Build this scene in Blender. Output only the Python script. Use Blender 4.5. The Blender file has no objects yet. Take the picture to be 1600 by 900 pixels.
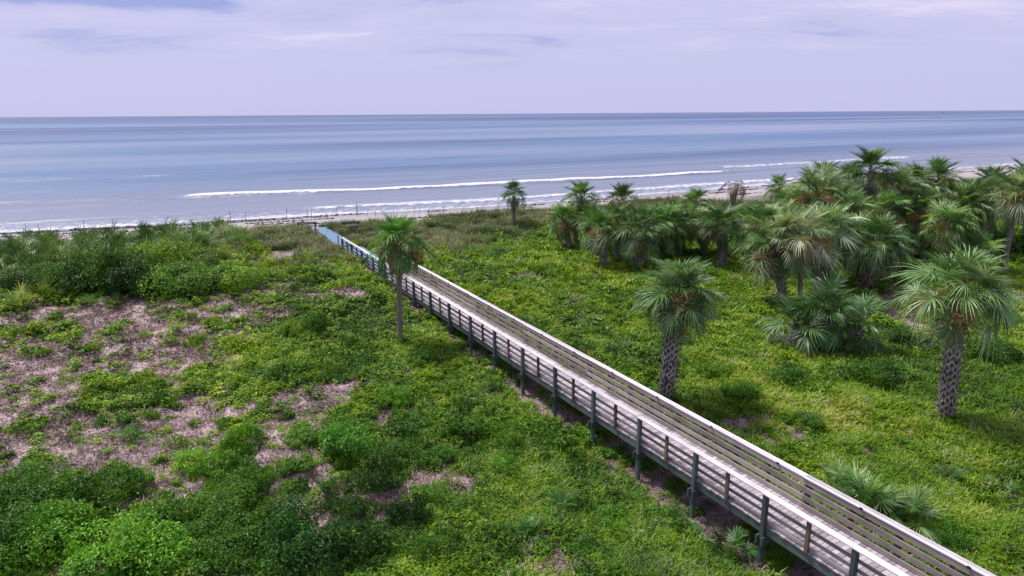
import bpy, math, random
import numpy as np
from mathutils import Vector, Matrix, noise as mnoise

SC = bpy.context.scene
COL = SC.collection
RAD = math.radians

# ------------------------------------------------------------------ camera
CAMZ = 11.2
F_PX, PITCH, ROLL = 1067.0, RAD(14.33), RAD(-0.39)
cam_d = bpy.data.cameras.new('camera')
cam_d.sensor_width = 36.0
cam_d.lens = 36.0 * F_PX / 1600.0
cam_d.clip_start = 0.1
cam_d.clip_end = 200000.0
cam = bpy.data.objects.new('camera', cam_d)
COL.objects.link(cam)
FWD = Vector((0, math.cos(PITCH), -math.sin(PITCH)))
UP0 = Vector((0, math.sin(PITCH), math.cos(PITCH)))
RT0 = Vector((1, 0, 0))
CX = RT0 * math.cos(ROLL) + UP0 * math.sin(ROLL)
CY = -RT0 * math.sin(ROLL) + UP0 * math.cos(ROLL)
M = Matrix.Identity(4)
for r in range(3):
    M[r][0] = CX[r]; M[r][1] = CY[r]; M[r][2] = -FWD[r]
M[2][3] = CAMZ
cam.matrix_world = M
SC.camera = cam

# ------------------------------------------------------------------ world, sun, exposure
SUN_EL, SUN_AZ = RAD(60), RAD(308)      # azimuth clockwise from +Y (north)
def N(nt, typ, **kw):
    n = nt.nodes.new(typ)
    for k, v in kw.items():
        if k.startswith('i_'):
            key = k[2:]
            n.inputs[int(key) if key.isdigit() else key].default_value = v
        else:
            setattr(n, k, v)
    return n
def L(nt, a, b): nt.links.new(a, b)

wd = bpy.data.worlds.new('World'); SC.world = wd; wd.use_nodes = True
nt = wd.node_tree; nt.nodes.clear()
sky = N(nt, 'ShaderNodeTexSky', sky_type='NISHITA', sun_disc=False)
sky.sun_elevation = SUN_EL; sky.sun_rotation = SUN_AZ
bg1 = N(nt, 'ShaderNodeBackground'); bg1.inputs['Strength'].default_value = 0.06
L(nt, sky.outputs[0], bg1.inputs['Color'])
tc = N(nt, 'ShaderNodeTexCoord')
sep = N(nt, 'ShaderNodeSeparateXYZ'); L(nt, tc.outputs['Generated'], sep.inputs[0])
zc = N(nt, 'ShaderNodeMath', operation='MAXIMUM'); L(nt, sep.outputs[2], zc.inputs[0]); zc.inputs[1].default_value = 0.0
za = N(nt, 'ShaderNodeMath', operation='ADD'); L(nt, zc.outputs[0], za.inputs[0]); za.inputs[1].default_value = 0.10
dv = N(nt, 'ShaderNodeVectorMath', operation='DIVIDE')
cmb = N(nt, 'ShaderNodeCombineXYZ')
for k in range(3): L(nt, za.outputs[0], cmb.inputs[k])
L(nt, tc.outputs['Generated'], dv.inputs[0]); L(nt, cmb.outputs[0], dv.inputs[1])
mp = N(nt, 'ShaderNodeMapping'); mp.inputs['Scale'].default_value = (0.55, 0.95, 0.0)
mp.inputs['Location'].default_value = (1.35, 0.0, 0.0)
L(nt, dv.outputs[0], mp.inputs['Vector'])
cn = N(nt, 'ShaderNodeTexNoise', i_Scale=1.25, i_Detail=9.0, i_Roughness=0.6, i_Distortion=0.5)
L(nt, mp.outputs[0], cn.inputs['Vector'])
cr = N(nt, 'ShaderNodeValToRGB')
cr.color_ramp.elements[0].position = 0.30; cr.color_ramp.elements[0].color = (0.33, 0.38, 0.72, 1)
cr.color_ramp.elements[1].position = 0.68; cr.color_ramp.elements[1].color = (0.78, 0.71, 0.92, 1)
e = cr.color_ramp.elements.new(0.42); e.color = (0.545, 0.535, 0.815, 1)
e = cr.color_ramp.elements.new(0.56); e.color = (0.60, 0.575, 0.84, 1)
# a blue-grey gap in the cloud deck, low in the north-west
gp = N(nt, 'ShaderNodeMapping', vector_type='POINT'); gp.inputs['Rotation'].default_value = (0, 0, RAD(-30)); L(nt, tc.outputs['Generated'], gp.inputs['Vector'])
gs = N(nt, 'ShaderNodeSeparateXYZ'); L(nt, gp.outputs[0], gs.inputs[0])
ga = N(nt, 'ShaderNodeMath', operation='DIVIDE'); L(nt, gs.outputs[0], ga.inputs[0]); ga.inputs[1].default_value = 0.15
gb = N(nt, 'ShaderNodeMath', operation='SUBTRACT'); L(nt, gs.outputs[2], gb.inputs[0]); gb.inputs[1].default_value = 0.147
gb2 = N(nt, 'ShaderNodeMath', operation='DIVIDE'); L(nt, gb.outputs[0], gb2.inputs[0]); gb2.inputs[1].default_value = 0.024
gv = N(nt, 'ShaderNodeCombineXYZ'); L(nt, ga.outputs[0], gv.inputs[0]); L(nt, gb2.outputs[0], gv.inputs[1])
gl = N(nt, 'ShaderNodeVectorMath', operation='LENGTH'); L(nt, gv.outputs[0], gl.inputs[0])
gr = N(nt, 'ShaderNodeMapRange', interpolation_type='SMOOTHSTEP'); L(nt, gl.outputs['Value'], gr.inputs[0])
gr.inputs[1].default_value = 0.3; gr.inputs[2].default_value = 1.6; gr.inputs[3].default_value = -0.34; gr.inputs[4].default_value = 0.0
cs_ = N(nt, 'ShaderNodeMath', operation='ADD'); L(nt, cn.outputs['Fac'], cs_.inputs[0]); L(nt, gr.outputs[0], cs_.inputs[1])
L(nt, cs_.outputs[0], cr.inputs[0])
# the cloud deck dissolves into an even veil near the horizon
veil = N(nt, 'ShaderNodeMapRange', interpolation_type='SMOOTHSTEP'); L(nt, sep.outputs[2], veil.inputs[0])
veil.inputs[1].default_value = 0.045; veil.inputs[2].default_value = 0.12
mixv = N(nt, 'ShaderNodeMix', data_type='RGBA'); L(nt, veil.outputs[0], mixv.inputs[0])
mixv.inputs[6].default_value = (0.555, 0.545, 0.825, 1); L(nt, cr.outputs[0], mixv.inputs[7])
bg2 = N(nt, 'ShaderNodeBackground'); bg2.inputs['Strength'].default_value = 0.35
L(nt, mixv.outputs[2], bg2.inputs['Color'])
ms = N(nt, 'ShaderNodeMixShader'); ms.inputs[0].default_value = 0.95
L(nt, bg1.outputs[0], ms.inputs[1]); L(nt, bg2.outputs[0], ms.inputs[2])
wo = N(nt, 'ShaderNodeOutputWorld'); L(nt, ms.outputs[0], wo.inputs['Surface'])

sun_d = bpy.data.lights.new('sun', 'SUN'); sun_d.energy = 2.0; sun_d.angle = RAD(10); sun_d.color = (1.0, 0.95, 0.88)
sun = bpy.data.objects.new('sun', sun_d); COL.objects.link(sun)
sdir = Vector((math.sin(SUN_AZ) * math.cos(SUN_EL), math.cos(SUN_AZ) * math.cos(SUN_EL), math.sin(SUN_EL)))
sun.rotation_euler = sdir.to_track_quat('Z', 'Y').to_euler()
SC.view_settings.view_transform = 'Standard'
SC.view_settings.look = 'None'
SC.view_settings.exposure = 1.55
SC.view_settings.gamma = 1.0
SC.cycles.max_bounces = 4; SC.cycles.diffuse_bounces = 2; SC.cycles.glossy_bounces = 2; SC.cycles.transmission_bounces = 2; SC.cycles.transparent_max_bounces = 2
SC.view_settings.use_curve_mapping = False

# ------------------------------------------------------------------ helpers
rng = random.Random(7)
def tag(o, label=None, cat=None, group=None, kind=None):
    if label: o['label'] = label
    if cat: o['category'] = cat
    if group: o['group'] = group
    if kind: o['kind'] = kind
    return o
def link(name, data, parent=None):
    o = bpy.data.objects.new(name, data); COL.objects.link(o)
    if parent: o.parent = parent
    return o
def empty(name, loc, rz=0.0):
    o = link(name, None); o.location = loc; o.rotation_euler = (0, 0, rz); o.empty_display_size = 0.3
    return o
def mesh(name, v, f, mats, mi=None, smooth=False):
    me = bpy.data.meshes.new(name)
    me.from_pydata([tuple(p) for p in v], [], [tuple(q) for q in f])
    for m in (mats if isinstance(mats, (list, tuple)) else [mats]): me.materials.append(m)
    if mi is not None: me.polygons.foreach_set('material_index', mi)
    if smooth: me.polygons.foreach_set('use_smooth', [True] * len(me.polygons))
    me.update()
    return me
class MB:
    def __init__(s): s.v = []; s.f = []; s.m = []
    def quad(s, a, b, c, d, m=0):
        n = len(s.v); s.v += [a, b, c, d]; s.f.append((n, n+1, n+2, n+3)); s.m.append(m)
    def box(s, x0, x1, y0, y1, z0, z1, m=0, bev=0.0):
        n = len(s.v)
        s.v += [(x0,y0,z0),(x1,y0,z0),(x1,y1,z0),(x0,y1,z0),(x0,y0,z1),(x1,y0,z1),(x1,y1,z1),(x0,y1,z1)]
        for q in ((0,3,2,1),(4,5,6,7),(0,1,5,4),(1,2,6,5),(2,3,7,6),(3,0,4,7)):
            s.f.append(tuple(n+k for k in q)); s.m.append(m)
    def tube(s, pts, rad, seg=8, m=0, cap=True):
        rings = []
        for i, p in enumerate(pts):
            p = Vector(p)
            d = (Vector(pts[min(i+1, len(pts)-1)]) - Vector(pts[max(i-1, 0)])).normalized()
            a = d.cross(Vector((0.13, 0.99, 0.05))).normalized() if abs(d.y) < 0.9 else d.cross(Vector((1, 0, 0))).normalized()
            b = d.cross(a)
            n = len(s.v); r = rad[i] if isinstance(rad, (list, tuple)) else rad
            for k in range(seg):
                t = 2*math.pi*k/seg
                s.v.append(tuple(p + a*(r*math.cos(t)) + b*(r*math.sin(t))))
            rings.append(n)
        for i in range(len(rings)-1):
            for k in range(seg):
                k2 = (k+1) % seg
                s.f.append((rings[i]+k, rings[i]+k2, rings[i+1]+k2, rings[i+1]+k)); s.m.append(m)
        if cap:
            s.f.append(tuple(rings[-1]+k for k in range(seg))); s.m.append(m)
    def mesh(s, name, mats, smooth=False): return mesh(name, s.v, s.f, mats, s.m, smooth)
def bevel_box(name, x0, x1, y0, y1, z0, z1, mat, b=0.006):
    """box with its four long (Y) edges chamfered"""
    v = []; f = []
    pr = [(x0+b,z0),(x1-b,z0),(x1,z0+b),(x1,z1-b),(x1-b,z1),(x0+b,z1),(x0,z1-b),(x0,z0+b)]
    for y in (y0, y1):
        v += [(x, y, z) for x, z in pr]
    for k in range(8):
        k2 = (k+1) % 8
        f.append((k, 8+k, 8+k2, k2))
    f.append(tuple(range(8))); f.append(tuple(reversed(range(8, 16))))
    return mesh(name, v, f, mat)

# shore frame: s runs seaward along the boardwalk, t runs along the shore
AZ = RAD(28.53)
def st2xy(s, t): return (-math.sin(AZ)*s + math.cos(AZ)*t, math.cos(AZ)*s + math.sin(AZ)*t)
def xy2st(x, y): return (-math.sin(AZ)*x + math.cos(AZ)*y, math.cos(AZ)*x + math.sin(AZ)*y)
def ray(px, py):
    d = CX*((px-800)/F_PX) - CY*((py-450)/F_PX) + FWD
    return d
def at_z(px, py, z):
    d = ray(px, py); k = (z-CAMZ)/d.z
    return Vector((d.x*k, d.y*k, z))
def sst(a, b, x):
    u = min(1.0, max(0.0, (x-a)/(b-a))); return u*u*(3-2*u)
def nz(x, y, sc, o=0.0): return mnoise.noise((x*sc + o, y*sc - o*0.7, o*1.3))
BW_T0, BW_T1 = 12.58, 14.30         # the boardwalk's outer edges
def interp(x, pts):
    if x <= pts[0][0]: return pts[0][1]
    for (a, u), (b, v) in zip(pts[:-1], pts[1:]):
        if x < b: return u + (v-u)*(x-a)/(b-a)
    return pts[-1][1]
SHORE = [(-80, 98), (-14, 91.5), (19, 86.5), (40, 83), (80, 82.5), (140, 85), (300, 85)]
def sea_s(s, t): return s + (88 - interp(t, SHORE))*sst(50, 72, s)
def base_z(s, t):
    s = sea_s(s, t)
    z = 1.45*sst(14, 52, s)
    z -= 1.55*sst(60, 72, s)
    if s > 72: z -= 0.9*(s-72)/16.0
    return max(z, -4.0)
def ground_z(x, y):
    s, t = xy2st(x, y)
    z = base_z(s, t)
    if s < 70:
        k = 1.0 - sst(58, 70, s)
        b = min(abs(t-BW_T0), abs(t-BW_T1)) if not (BW_T0 < t < BW_T1) else 0.0
        k *= 0.15 + 0.85*sst(0.2, 3.0, b)
        z += k*(0.22*nz(x, y, 0.09) + 0.26*nz(x, y, 0.33, 3.1) + 0.20*nz(x, y, 0.9, 7.7))
    else:
        z += 0.03*nz(x, y, 0.25, 5.0)
    return z
def at(px, py):
    """point of the ground seen at this place"""
    d = ray(px, py); lo, k = 5.0, 5.0
    while k < 400:
        p = d*k
        if CAMZ + p.z < ground_z(p.x, p.y): break
        lo = k; k += 0.5
    hi = k
    for _ in range(20):
        m = 0.5*(lo+hi); p = d*m
        if CAMZ + p.z < ground_z(p.x, p.y): hi = m
        else: lo = m
    p = d*hi
    return Vector((p.x, p.y, ground_z(p.x, p.y)))
def on_ground(x, y): return Vector((x, y, ground_z(x, y)))

# bare patches of sand: picked in the photograph, stored as ellipses on the ground
SAND = []
def sand_patch(px, py, rx, ry, w=1.0):
    p = at(px, py); dist = math.hypot(p.x, p.y)
    dep = math.atan2(CAMZ-p.z, dist); sl = math.hypot(dist, CAMZ-p.z)
    SAND.append((p.x, p.y, 1.1*rx*sl/F_PX, 1.1*ry*sl/F_PX/math.sin(dep), math.atan2(p.x, p.y), w))
for a in ((225,525,50,22),(120,565,150,14),(55,590,75,16),(30,632,50,20),(45,708,95,24),(120,690,110,12),(232,722,44,34),
          (250,492,70,9),(385,494,45,9),(110,493,80,9),(440,700,30,36,1.3),(480,758,42,36,1.3),(505,808,46,22,1.3),(655,752,95,18,1.25),(600,790,45,18,1.25),
          (625,655,42,13,1.2),(500,620,52,15,1.2),(480,650,32,20,1.2),(548,459,42,8),(430,452,60,8),(432,408,34,7),(130,886,26,18),
          (300,655,60,7,.6),(200,655,60,7,.5),(640,478,25,5,.6),(835,436,34,9,.7),(965,483,30,8,.4),(1290,688,70,22,.5),(1200,650,50,14,.42),
          (1400,468,32,16,.9),(1440,506,40,9,.8),(1575,868,70,40,.42),(870,885,50,26,.7),(1590,780,10,10,.3),(900,500,40,10,.4),(1140,665,30,12,.5),
          (330,690,35,9,.7),(390,455,40,8,.7),(300,560,60,8,.6),(580,560,40,7,.35),(1250,770,40,10,.4),(1590,462,20,8,.7),(15,545,30,10,.8),(1110,430,50,8,.5)):
    sand_patch(*a)
def sandness(x, y):
    s, t = xy2st(x, y)
    v = 0.0
    for cx, cy, rx, ry, an, w in SAND:
        dx, dy = x-cx, y-cy
        if abs(dx) > rx+ry+1 or abs(dy) > rx+ry+1: continue
        a = dx*math.cos(an) - dy*math.sin(an); b = dx*math.sin(an) + dy*math.cos(an)
        q = math.sqrt((a/rx)**2 + (b/ry)**2)
        v = max(v, w*(1.6 - q))
    if BW_T0-1.3 < t < BW_T1+0.3 and s < 46:        # worn strip below the boardwalk
        v = max(v, (0.62 + 0.3*nz(x, y, 0.5, 77.0))*(1 - sst(0.0, 0.8, max(BW_T0-0.25-t, t-BW_T1))))
    v += 0.45*nz(x, y, 0.42, 1.7) + 0.55*nz(x, y, 1.1, 9.2)
    if t < 8 and s < 50: v += 0.40 + 0.3*nz(x, y, 0.17, 4.4) - 0.33*sst(0, 10, t)
    v += 1.6*sst(62, 69, s)
    return v

# ------------------------------------------------------------------ materials
def newmat(name):
    m = bpy.data.materials.new(name); m.use_nodes = True
    nt = m.node_tree; nt.nodes.clear()
    out = N(nt, 'ShaderNodeOutputMaterial')
    return m, nt, out
def ramp(nt, fac, stops):
    r = N(nt, 'ShaderNodeValToRGB')
    el = r.color_ramp.elements
    el[0].position, el[0].color = stops[0][0], (*stops[0][1], 1)
    el[1].position, el[1].color = stops[-1][0], (*stops[-1][1], 1)
    for p, c in stops[1:-1]:
        e = el.new(p); e.color = (*c, 1)
    L(nt, fac, r.inputs[0]); return r
def mixc(nt, fac, a, b, blend='MIX'):
    m = N(nt, 'ShaderNodeMix', data_type='RGBA', blend_type=blend)
    if hasattr(fac, 'node'): L(nt, fac, m.inputs[0])
    else: m.inputs[0].default_value = fac
    for k, q in ((6, a), (7, b)):
        if hasattr(q, 'node'): L(nt, q, m.inputs[k])
        else: m.inputs[k].default_value = (*q, 1)
    return m.outputs[2]
def leaf_mat(name, cols, rough=0.5, trans=0.22, objtint=False, spec=0.35, nscale=2.5):
    """leaf: colour varies from leaf to leaf, plant to plant and in drifts over the ground"""
    m, nt, out = newmat(name)
    geo = N(nt, 'ShaderNodeNewGeometry'); oi = N(nt, 'ShaderNodeObjectInfo')
    no = N(nt, 'ShaderNodeTexNoise', i_Scale=0.55, i_Detail=4.0, i_Roughness=0.6); L(nt, geo.outputs['Position'], no.inputs['Vector'])
    nb = N(nt, 'ShaderNodeTexNoise', i_Scale=0.13, i_Detail=2.0); L(nt, geo.outputs['Position'], nb.inputs['Vector'])
    nm = N(nt, 'ShaderNodeMath', operation='ADD'); L(nt, no.outputs['Fac'], nm.inputs[0]); L(nt, nb.outputs['Fac'], nm.inputs[1])
    a = N(nt, 'ShaderNodeMath', operation='MULTIPLY_ADD'); L(nt, geo.outputs['Random Per Island'], a.inputs[0]); a.inputs[1].default_value = 0.45
    b = N(nt, 'ShaderNodeMath', operation='MULTIPLY_ADD'); L(nt, oi.outputs['Random'], b.inputs[0]); b.inputs[1].default_value = 0.45
    L(nt, b.outputs[0], a.inputs[2])
    c = N(nt, 'ShaderNodeMath', operation='MULTIPLY_ADD'); L(nt, nm.outputs[0], c.inputs[0]); c.inputs[1].default_value = 1.35; c.inputs[2].default_value = -1.30
    L(nt, c.outputs[0], b.inputs[2])
    r = ramp(nt, a.outputs[0], cols)
    col = r.outputs[0]
    if objtint: col = mixc(nt, 1.0, col, oi.outputs['Color'], 'MULTIPLY')
    p = N(nt, 'ShaderNodeBsdfPrincipled'); p.inputs['Roughness'].default_value = rough
    p.inputs['Specular IOR Level'].default_value = spec
    L(nt, col, p.inputs['Base Color'])
    tr = N(nt, 'ShaderNodeBsdfTranslucent')
    L(nt, mixc(nt, 1.0, col, (1.25, 1.2, 0.5), 'MULTIPLY'), tr.inputs['Color'])
    mx = N(nt, 'ShaderNodeMixShader'); mx.inputs[0].default_value = trans
    L(nt, p.outputs[0], mx.inputs[1]); L(nt, tr.outputs[0], mx.inputs[2]); L(nt, mx.outputs[0], out.inputs['Surface'])
    return m
def wood_mat(name, stops, axis, rough=0.75, wear=None, bump=0.25):
    """weathered timber with grain along one local axis; each board its own tone"""
    m, nt, out = newmat(name)
    tc = N(nt, 'ShaderNodeTexCoord'); oi = N(nt, 'ShaderNodeObjectInfo')
    add = N(nt, 'ShaderNodeVectorMath', operation='ADD'); L(nt, tc.outputs['Object'], add.inputs[0])
    mul = N(nt, 'ShaderNodeMath', operation='MULTIPLY'); L(nt, oi.outputs['Random'], mul.inputs[0]); mul.inputs[1].default_value = 37.0
    L(nt, mul.outputs[0], add.inputs[1])
    mp = N(nt, 'ShaderNodeMapping'); sc = [26.0, 26.0, 26.0]; sc['xyz'.index(axis)] = 1.1
    mp.inputs['Scale'].default_value = sc; L(nt, add.outputs[0], mp.inputs['Vector'])
    g = N(nt, 'ShaderNodeTexNoise', i_Scale=1.0, i_Detail=5.0, i_Roughness=0.65); L(nt, mp.outputs[0], g.inputs['Vector'])
    st = N(nt, 'ShaderNodeTexNoise', i_Scale=2.3, i_Detail=4.0); L(nt, add.outputs[0], st.inputs['Vector'])
    s1 = N(nt, 'ShaderNodeMath', operation='MULTIPLY_ADD'); L(nt, oi.outputs['Random'], s1.inputs[0]); s1.inputs[1].default_value = 0.62
    s2 = N(nt, 'ShaderNodeMath', operation='MULTIPLY_ADD'); L(nt, g.outputs['Fac'], s2.inputs[0]); s2.inputs[1].default_value = 0.8
    s3 = N(nt, 'ShaderNodeMath', operation='MULTIPLY_ADD'); L(nt, st.outputs['Fac'], s3.inputs[0]); s3.inputs[1].default_value = 0.7; s3.inputs[2].default_value = -0.55
    L(nt, s3.outputs[0], s2.inputs[2]); L(nt, s2.outputs[0], s1.inputs[2])
    r = ramp(nt, s1.outputs[0], stops)
    col = r.outputs[0]
    if wear:
        wn = N(nt, 'ShaderNodeTexNoise', i_Scale=5.0, i_Detail=6.0, i_Roughness=0.7); L(nt, add.outputs[0], wn.inputs['Vector'])
        wr = N(nt, 'ShaderNodeMapRange'); L(nt, wn.outputs['Fac'], wr.inputs[0]); wr.inputs[1].default_value = 0.58; wr.inputs[2].default_value = 0.68
        col = mixc(nt, wr.outputs[0], col, wear)
    p = N(nt, 'ShaderNodeBsdfPrincipled'); p.inputs['Roughness'].default_value = rough; p.inputs['Specular IOR Level'].default_value = 0.3
    L(nt, col, p.inputs['Base Color'])
    bp = N(nt, 'ShaderNodeBump', i_Strength=bump, i_Distance=0.01); L(nt, g.outputs['Fac'], bp.inputs['Height']); L(nt, bp.outputs[0], p.inputs['Normal'])
    L(nt, p.outputs[0], out.inputs['Surface'])
    return m
def plain_mat(name, col, rough=0.7, var=0.3, scale=8.0):
    m, nt, out = newmat(name)
    tc = N(nt, 'ShaderNodeTexCoord')
    n = N(nt, 'ShaderNodeTexNoise', i_Scale=scale, i_Detail=5.0); L(nt, tc.outputs['Object'], n.inputs['Vector'])
    r = ramp(nt, n.outputs['Fac'], [(0.25, tuple(c*(1-var) for c in col)), (0.75, tuple(min(1, c*(1+var)) for c in col))])
    p = N(nt, 'ShaderNodeBsdfPrincipled'); p.inputs['Roughness'].default_value = rough
    L(nt, r.outputs[0], p.inputs['Base Color']); L(nt, p.outputs[0], out.inputs['Surface'])
    return m

M_VINE = leaf_mat('vine_leaf', [(0.05,(0.030,0.075,0.004)),(0.4,(0.105,0.215,0.006)),(0.7,(0.195,0.325,0.009)),(1.0,(0.32,0.40,0.018))], 0.55, 0.28)
M_SHRUB = leaf_mat('shrub_leaf', [(0.05,(0.020,0.062,0.005)),(0.5,(0.070,0.185,0.010)),(1.0,(0.17,0.34,0.020))], 0.5, 0.25, True)
M_GRASS = leaf_mat('grass_blade', [(0.05,(0.035,0.085,0.005)),(0.4,(0.105,0.23,0.007)),(0.75,(0.20,0.33,0.012)),(1.0,(0.38,0.40,0.09))], 0.55, 0.35)
M_DUNE = leaf_mat('dune_grass_blade', [(0.05,(0.055,0.09,0.025)),(0.5,(0.13,0.17,0.055)),(1.0,(0.28,0.27,0.15))], 0.6, 0.2)
M_DRY = leaf_mat('dry_litter', [(0.05,(0.08,0.05,0.042)),(0.5,(0.26,0.19,0.175)),(1.0,(0.50,0.40,0.39))], 0.8, 0.05)
M_FAN = leaf_mat('palm_blade', [(0.05,(0.022,0.066,0.012)),(0.45,(0.075,0.16,0.032)),(0.75,(0.20,0.28,0.115)),(1.0,(0.46,0.48,0.34))], 0.42, 0.2, True, 0.5)
M_DEAD = leaf_mat('dead_palm_blade', [(0.05,(0.08,0.055,0.04)),(0.6,(0.22,0.17,0.13)),(1.0,(0.36,0.30,0.25))], 0.7, 0.1)
M_PETI = leaf_mat('palm_petiole', [(0.1,(0.05,0.085,0.025)),(1.0,(0.15,0.17,0.06))], 0.5, 0.0)
M_FRUIT = leaf_mat('palm_flower_stalk', [(0.1,(0.20,0.115,0.04)),(0.6,(0.36,0.22,0.085)),(1.0,(0.50,0.36,0.17))], 0.8, 0.1)
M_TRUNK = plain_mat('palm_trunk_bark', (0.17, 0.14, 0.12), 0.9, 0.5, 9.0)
M_BOOTD = plain_mat('palm_trunk_dark_bark', (0.075, 0.058, 0.05), 0.95, 0.4, 9.0)  # darker bark for the trunks that carry boots
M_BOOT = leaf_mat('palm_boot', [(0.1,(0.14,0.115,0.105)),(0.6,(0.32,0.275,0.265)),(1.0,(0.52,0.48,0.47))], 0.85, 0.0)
M_STEM = plain_mat('shrub_stem', (0.10, 0.075, 0.055), 0.9)
M_WOODX = wood_mat('deck_timber', [(0.05,(0.15,0.132,0.135)),(0.5,(0.31,0.28,0.30)),(1.0,(0.47,0.425,0.45))], 'x')
M_WOODY = wood_mat('rail_timber', [(0.05,(0.12,0.098,0.092)),(0.5,(0.245,0.205,0.20)),(1.0,(0.40,0.35,0.345))], 'y')
M_CAP = wood_mat('cap_timber', [(0.05,(0.31,0.275,0.29)),(0.5,(0.50,0.46,0.495)),(1.0,(0.62,0.58,0.615))], 'y')
M_BROWN = wood_mat('brown_timber', [(0.05,(0.06,0.038,0.030)),(0.5,(0.105,0.070,0.054)),(1.0,(0.19,0.14,0.11))], 'z')
M_GREEN = wood_mat('green_painted_timber', [(0.05,(0.042,0.056,0.053)),(0.5,(0.070,0.092,0.088)),(1.0,(0.115,0.145,0.14))], 'z', 0.6, (0.12,0.12,0.11))
M_GREENY = wood_mat('green_painted_fascia', [(0.05,(0.042,0.056,0.053)),(0.5,(0.070,0.092,0.088)),(1.0,(0.115,0.145,0.14))], 'y', 0.6, (0.13,0.13,0.12))
M_BLACK = plain_mat('black_plastic', (0.012, 0.012, 0.014), 0.5, 0.2)
M_BLUE = plain_mat('blue_mat_weave', (0.085, 0.165, 0.28), 0.8, 0.25, 6.0)

# ground: pinkish grey sand with litter, humus and thatch where plants grow
mg, nt, out = newmat('dune_soil')
geo = N(nt, 'ShaderNodeNewGeometry')
n1 = N(nt, 'ShaderNodeTexNoise', i_Scale=0.8, i_Detail=8.0, i_Roughness=0.65); L(nt, geo.outputs['Position'], n1.inputs['Vector'])
n2 = N(nt, 'ShaderNodeTexNoise', i_Scale=9.0, i_Detail=6.0, i_Roughness=0.75); L(nt, geo.outputs['Position'], n2.inputs['Vector'])
sand = ramp(nt, n2.outputs['Fac'], [(0.28,(0.13,0.095,0.087)),(0.40,(0.30,0.235,0.228)),(0.55,(0.42,0.345,0.342)),(0.8,(0.53,0.455,0.46))])
litter = mixc(nt, 0.75, sand.outputs[0], ramp(nt, n1.outputs['Fac'], [(0.3,(0.55,0.45,0.42)),(0.5,(0.85,0.76,0.76)),(0.7,(1.0,1.0,1.0))]).outputs[0], 'MULTIPLY')
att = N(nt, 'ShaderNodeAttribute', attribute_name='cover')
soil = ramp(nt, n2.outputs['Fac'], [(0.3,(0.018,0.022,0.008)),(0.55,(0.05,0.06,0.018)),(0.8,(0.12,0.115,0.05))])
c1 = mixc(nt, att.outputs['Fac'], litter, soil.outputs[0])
bat = N(nt, 'ShaderNodeAttribute', attribute_name='beach')
beach = ramp(nt, n2.outputs['Fac'], [(0.25,(0.20,0.18,0.18)),(0.6,(0.33,0.30,0.305)),(0.85,(0.42,0.385,0.39))])
c2 = mixc(nt, bat.outputs['Fac'], c1, beach.outputs[0])
wat = N(nt, 'ShaderNodeAttribute', attribute_name='wet')
c3 = mixc(nt, wat.outputs['Fac'], c2, (0.17, 0.16, 0.17))
p = N(nt, 'ShaderNodeBsdfPrincipled'); L(nt, c3, p.inputs['Base Color'])
rr = N(nt, 'ShaderNodeMapRange'); L(nt, wat.outputs['Fac'], rr.inputs[0]); rr.inputs[3].default_value = 0.95; rr.inputs[4].default_value = 0.22
L(nt, rr.outputs[0], p.inputs['Roughness'])
bp = N(nt, 'ShaderNodeBump', i_Strength=0.8, i_Distance=0.06); L(nt, n2.outputs['Fac'], bp.inputs['Height']); L(nt, bp.outputs[0], p.inputs['Normal'])
L(nt, p.outputs[0], out.inputs['Surface'])

# sea
mw, nt, out = newmat('sea_water')
geo = N(nt, 'ShaderNodeNewGeometry')
rot = N(nt, 'ShaderNodeMapping'); rot.inputs['Rotation'].default_value = (0, 0, -AZ); L(nt, geo.outputs['Position'], rot.inputs['Vector'])
def wn(sx, sy, scale, detail, rough=0.5):
    m = N(nt, 'ShaderNodeMapping'); m.inputs['Scale'].default_value = (sx, sy, 1); L(nt, rot.outputs[0], m.inputs['Vector'])
    n = N(nt, 'ShaderNodeTexNoise', i_Scale=scale, i_Detail=detail, i_Roughness=rough); L(nt, m.outputs[0], n.inputs['Vector']); return n
band = N(nt, 'ShaderNodeAttribute', attribute_name='band')
swell = wn(0.018, 0.16, 1.0, 4.0, 0.55)
chop = wn(0.6, 1.6, 1.0, 6.0, 0.7)
colb = ramp(nt, band.outputs['Fac'], [(0.15,(0.032,0.060,0.145)),(0.40,(0.065,0.125,0.225)),(0.60,(0.10,0.155,0.245)),(0.85,(0.17,0.19,0.29))])
shal = N(nt, 'ShaderNodeAttribute', attribute_name='shallow')
colw = mixc(nt, shal.outputs['Fac'], colb.outputs[0], (0.15, 0.17, 0.235))
hsum = N(nt, 'ShaderNodeMath', operation='MULTIPLY_ADD'); L(nt, chop.outputs['Fac'], hsum.inputs[0]); hsum.inputs[1].default_value = 0.22
sw2 = N(nt, 'ShaderNodeMath', operation='MULTIPLY'); L(nt, swell.outputs['Fac'], sw2.inputs[0]); sw2.inputs[1].default_value = 2.0
L(nt, sw2.outputs[0], hsum.inputs[2])
bpw = N(nt, 'ShaderNodeBump', i_Strength=0.7, i_Distance=1.0); L(nt, hsum.outputs[0], bpw.inputs['Height'])
pw = N(nt, 'ShaderNodeBsdfPrincipled'); L(nt, colw, pw.inputs['Base Color']); pw.inputs['Roughness'].default_value = 0.36
pw.inputs['IOR'].default_value = 1.33
L(nt, bpw.outputs[0], pw.inputs['Normal'])
foam_a = N(nt, 'ShaderNodeAttribute', attribute_name='foam')
fn = wn(0.9, 1.4, 1.0, 7.0, 0.72)
fsum = N(nt, 'ShaderNodeMath', operation='MULTIPLY_ADD'); L(nt, fn.outputs['Fac'], fsum.inputs[0]); fsum.inputs[1].default_value = 1.9; fsum.inputs[2].default_value = -0.97
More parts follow.
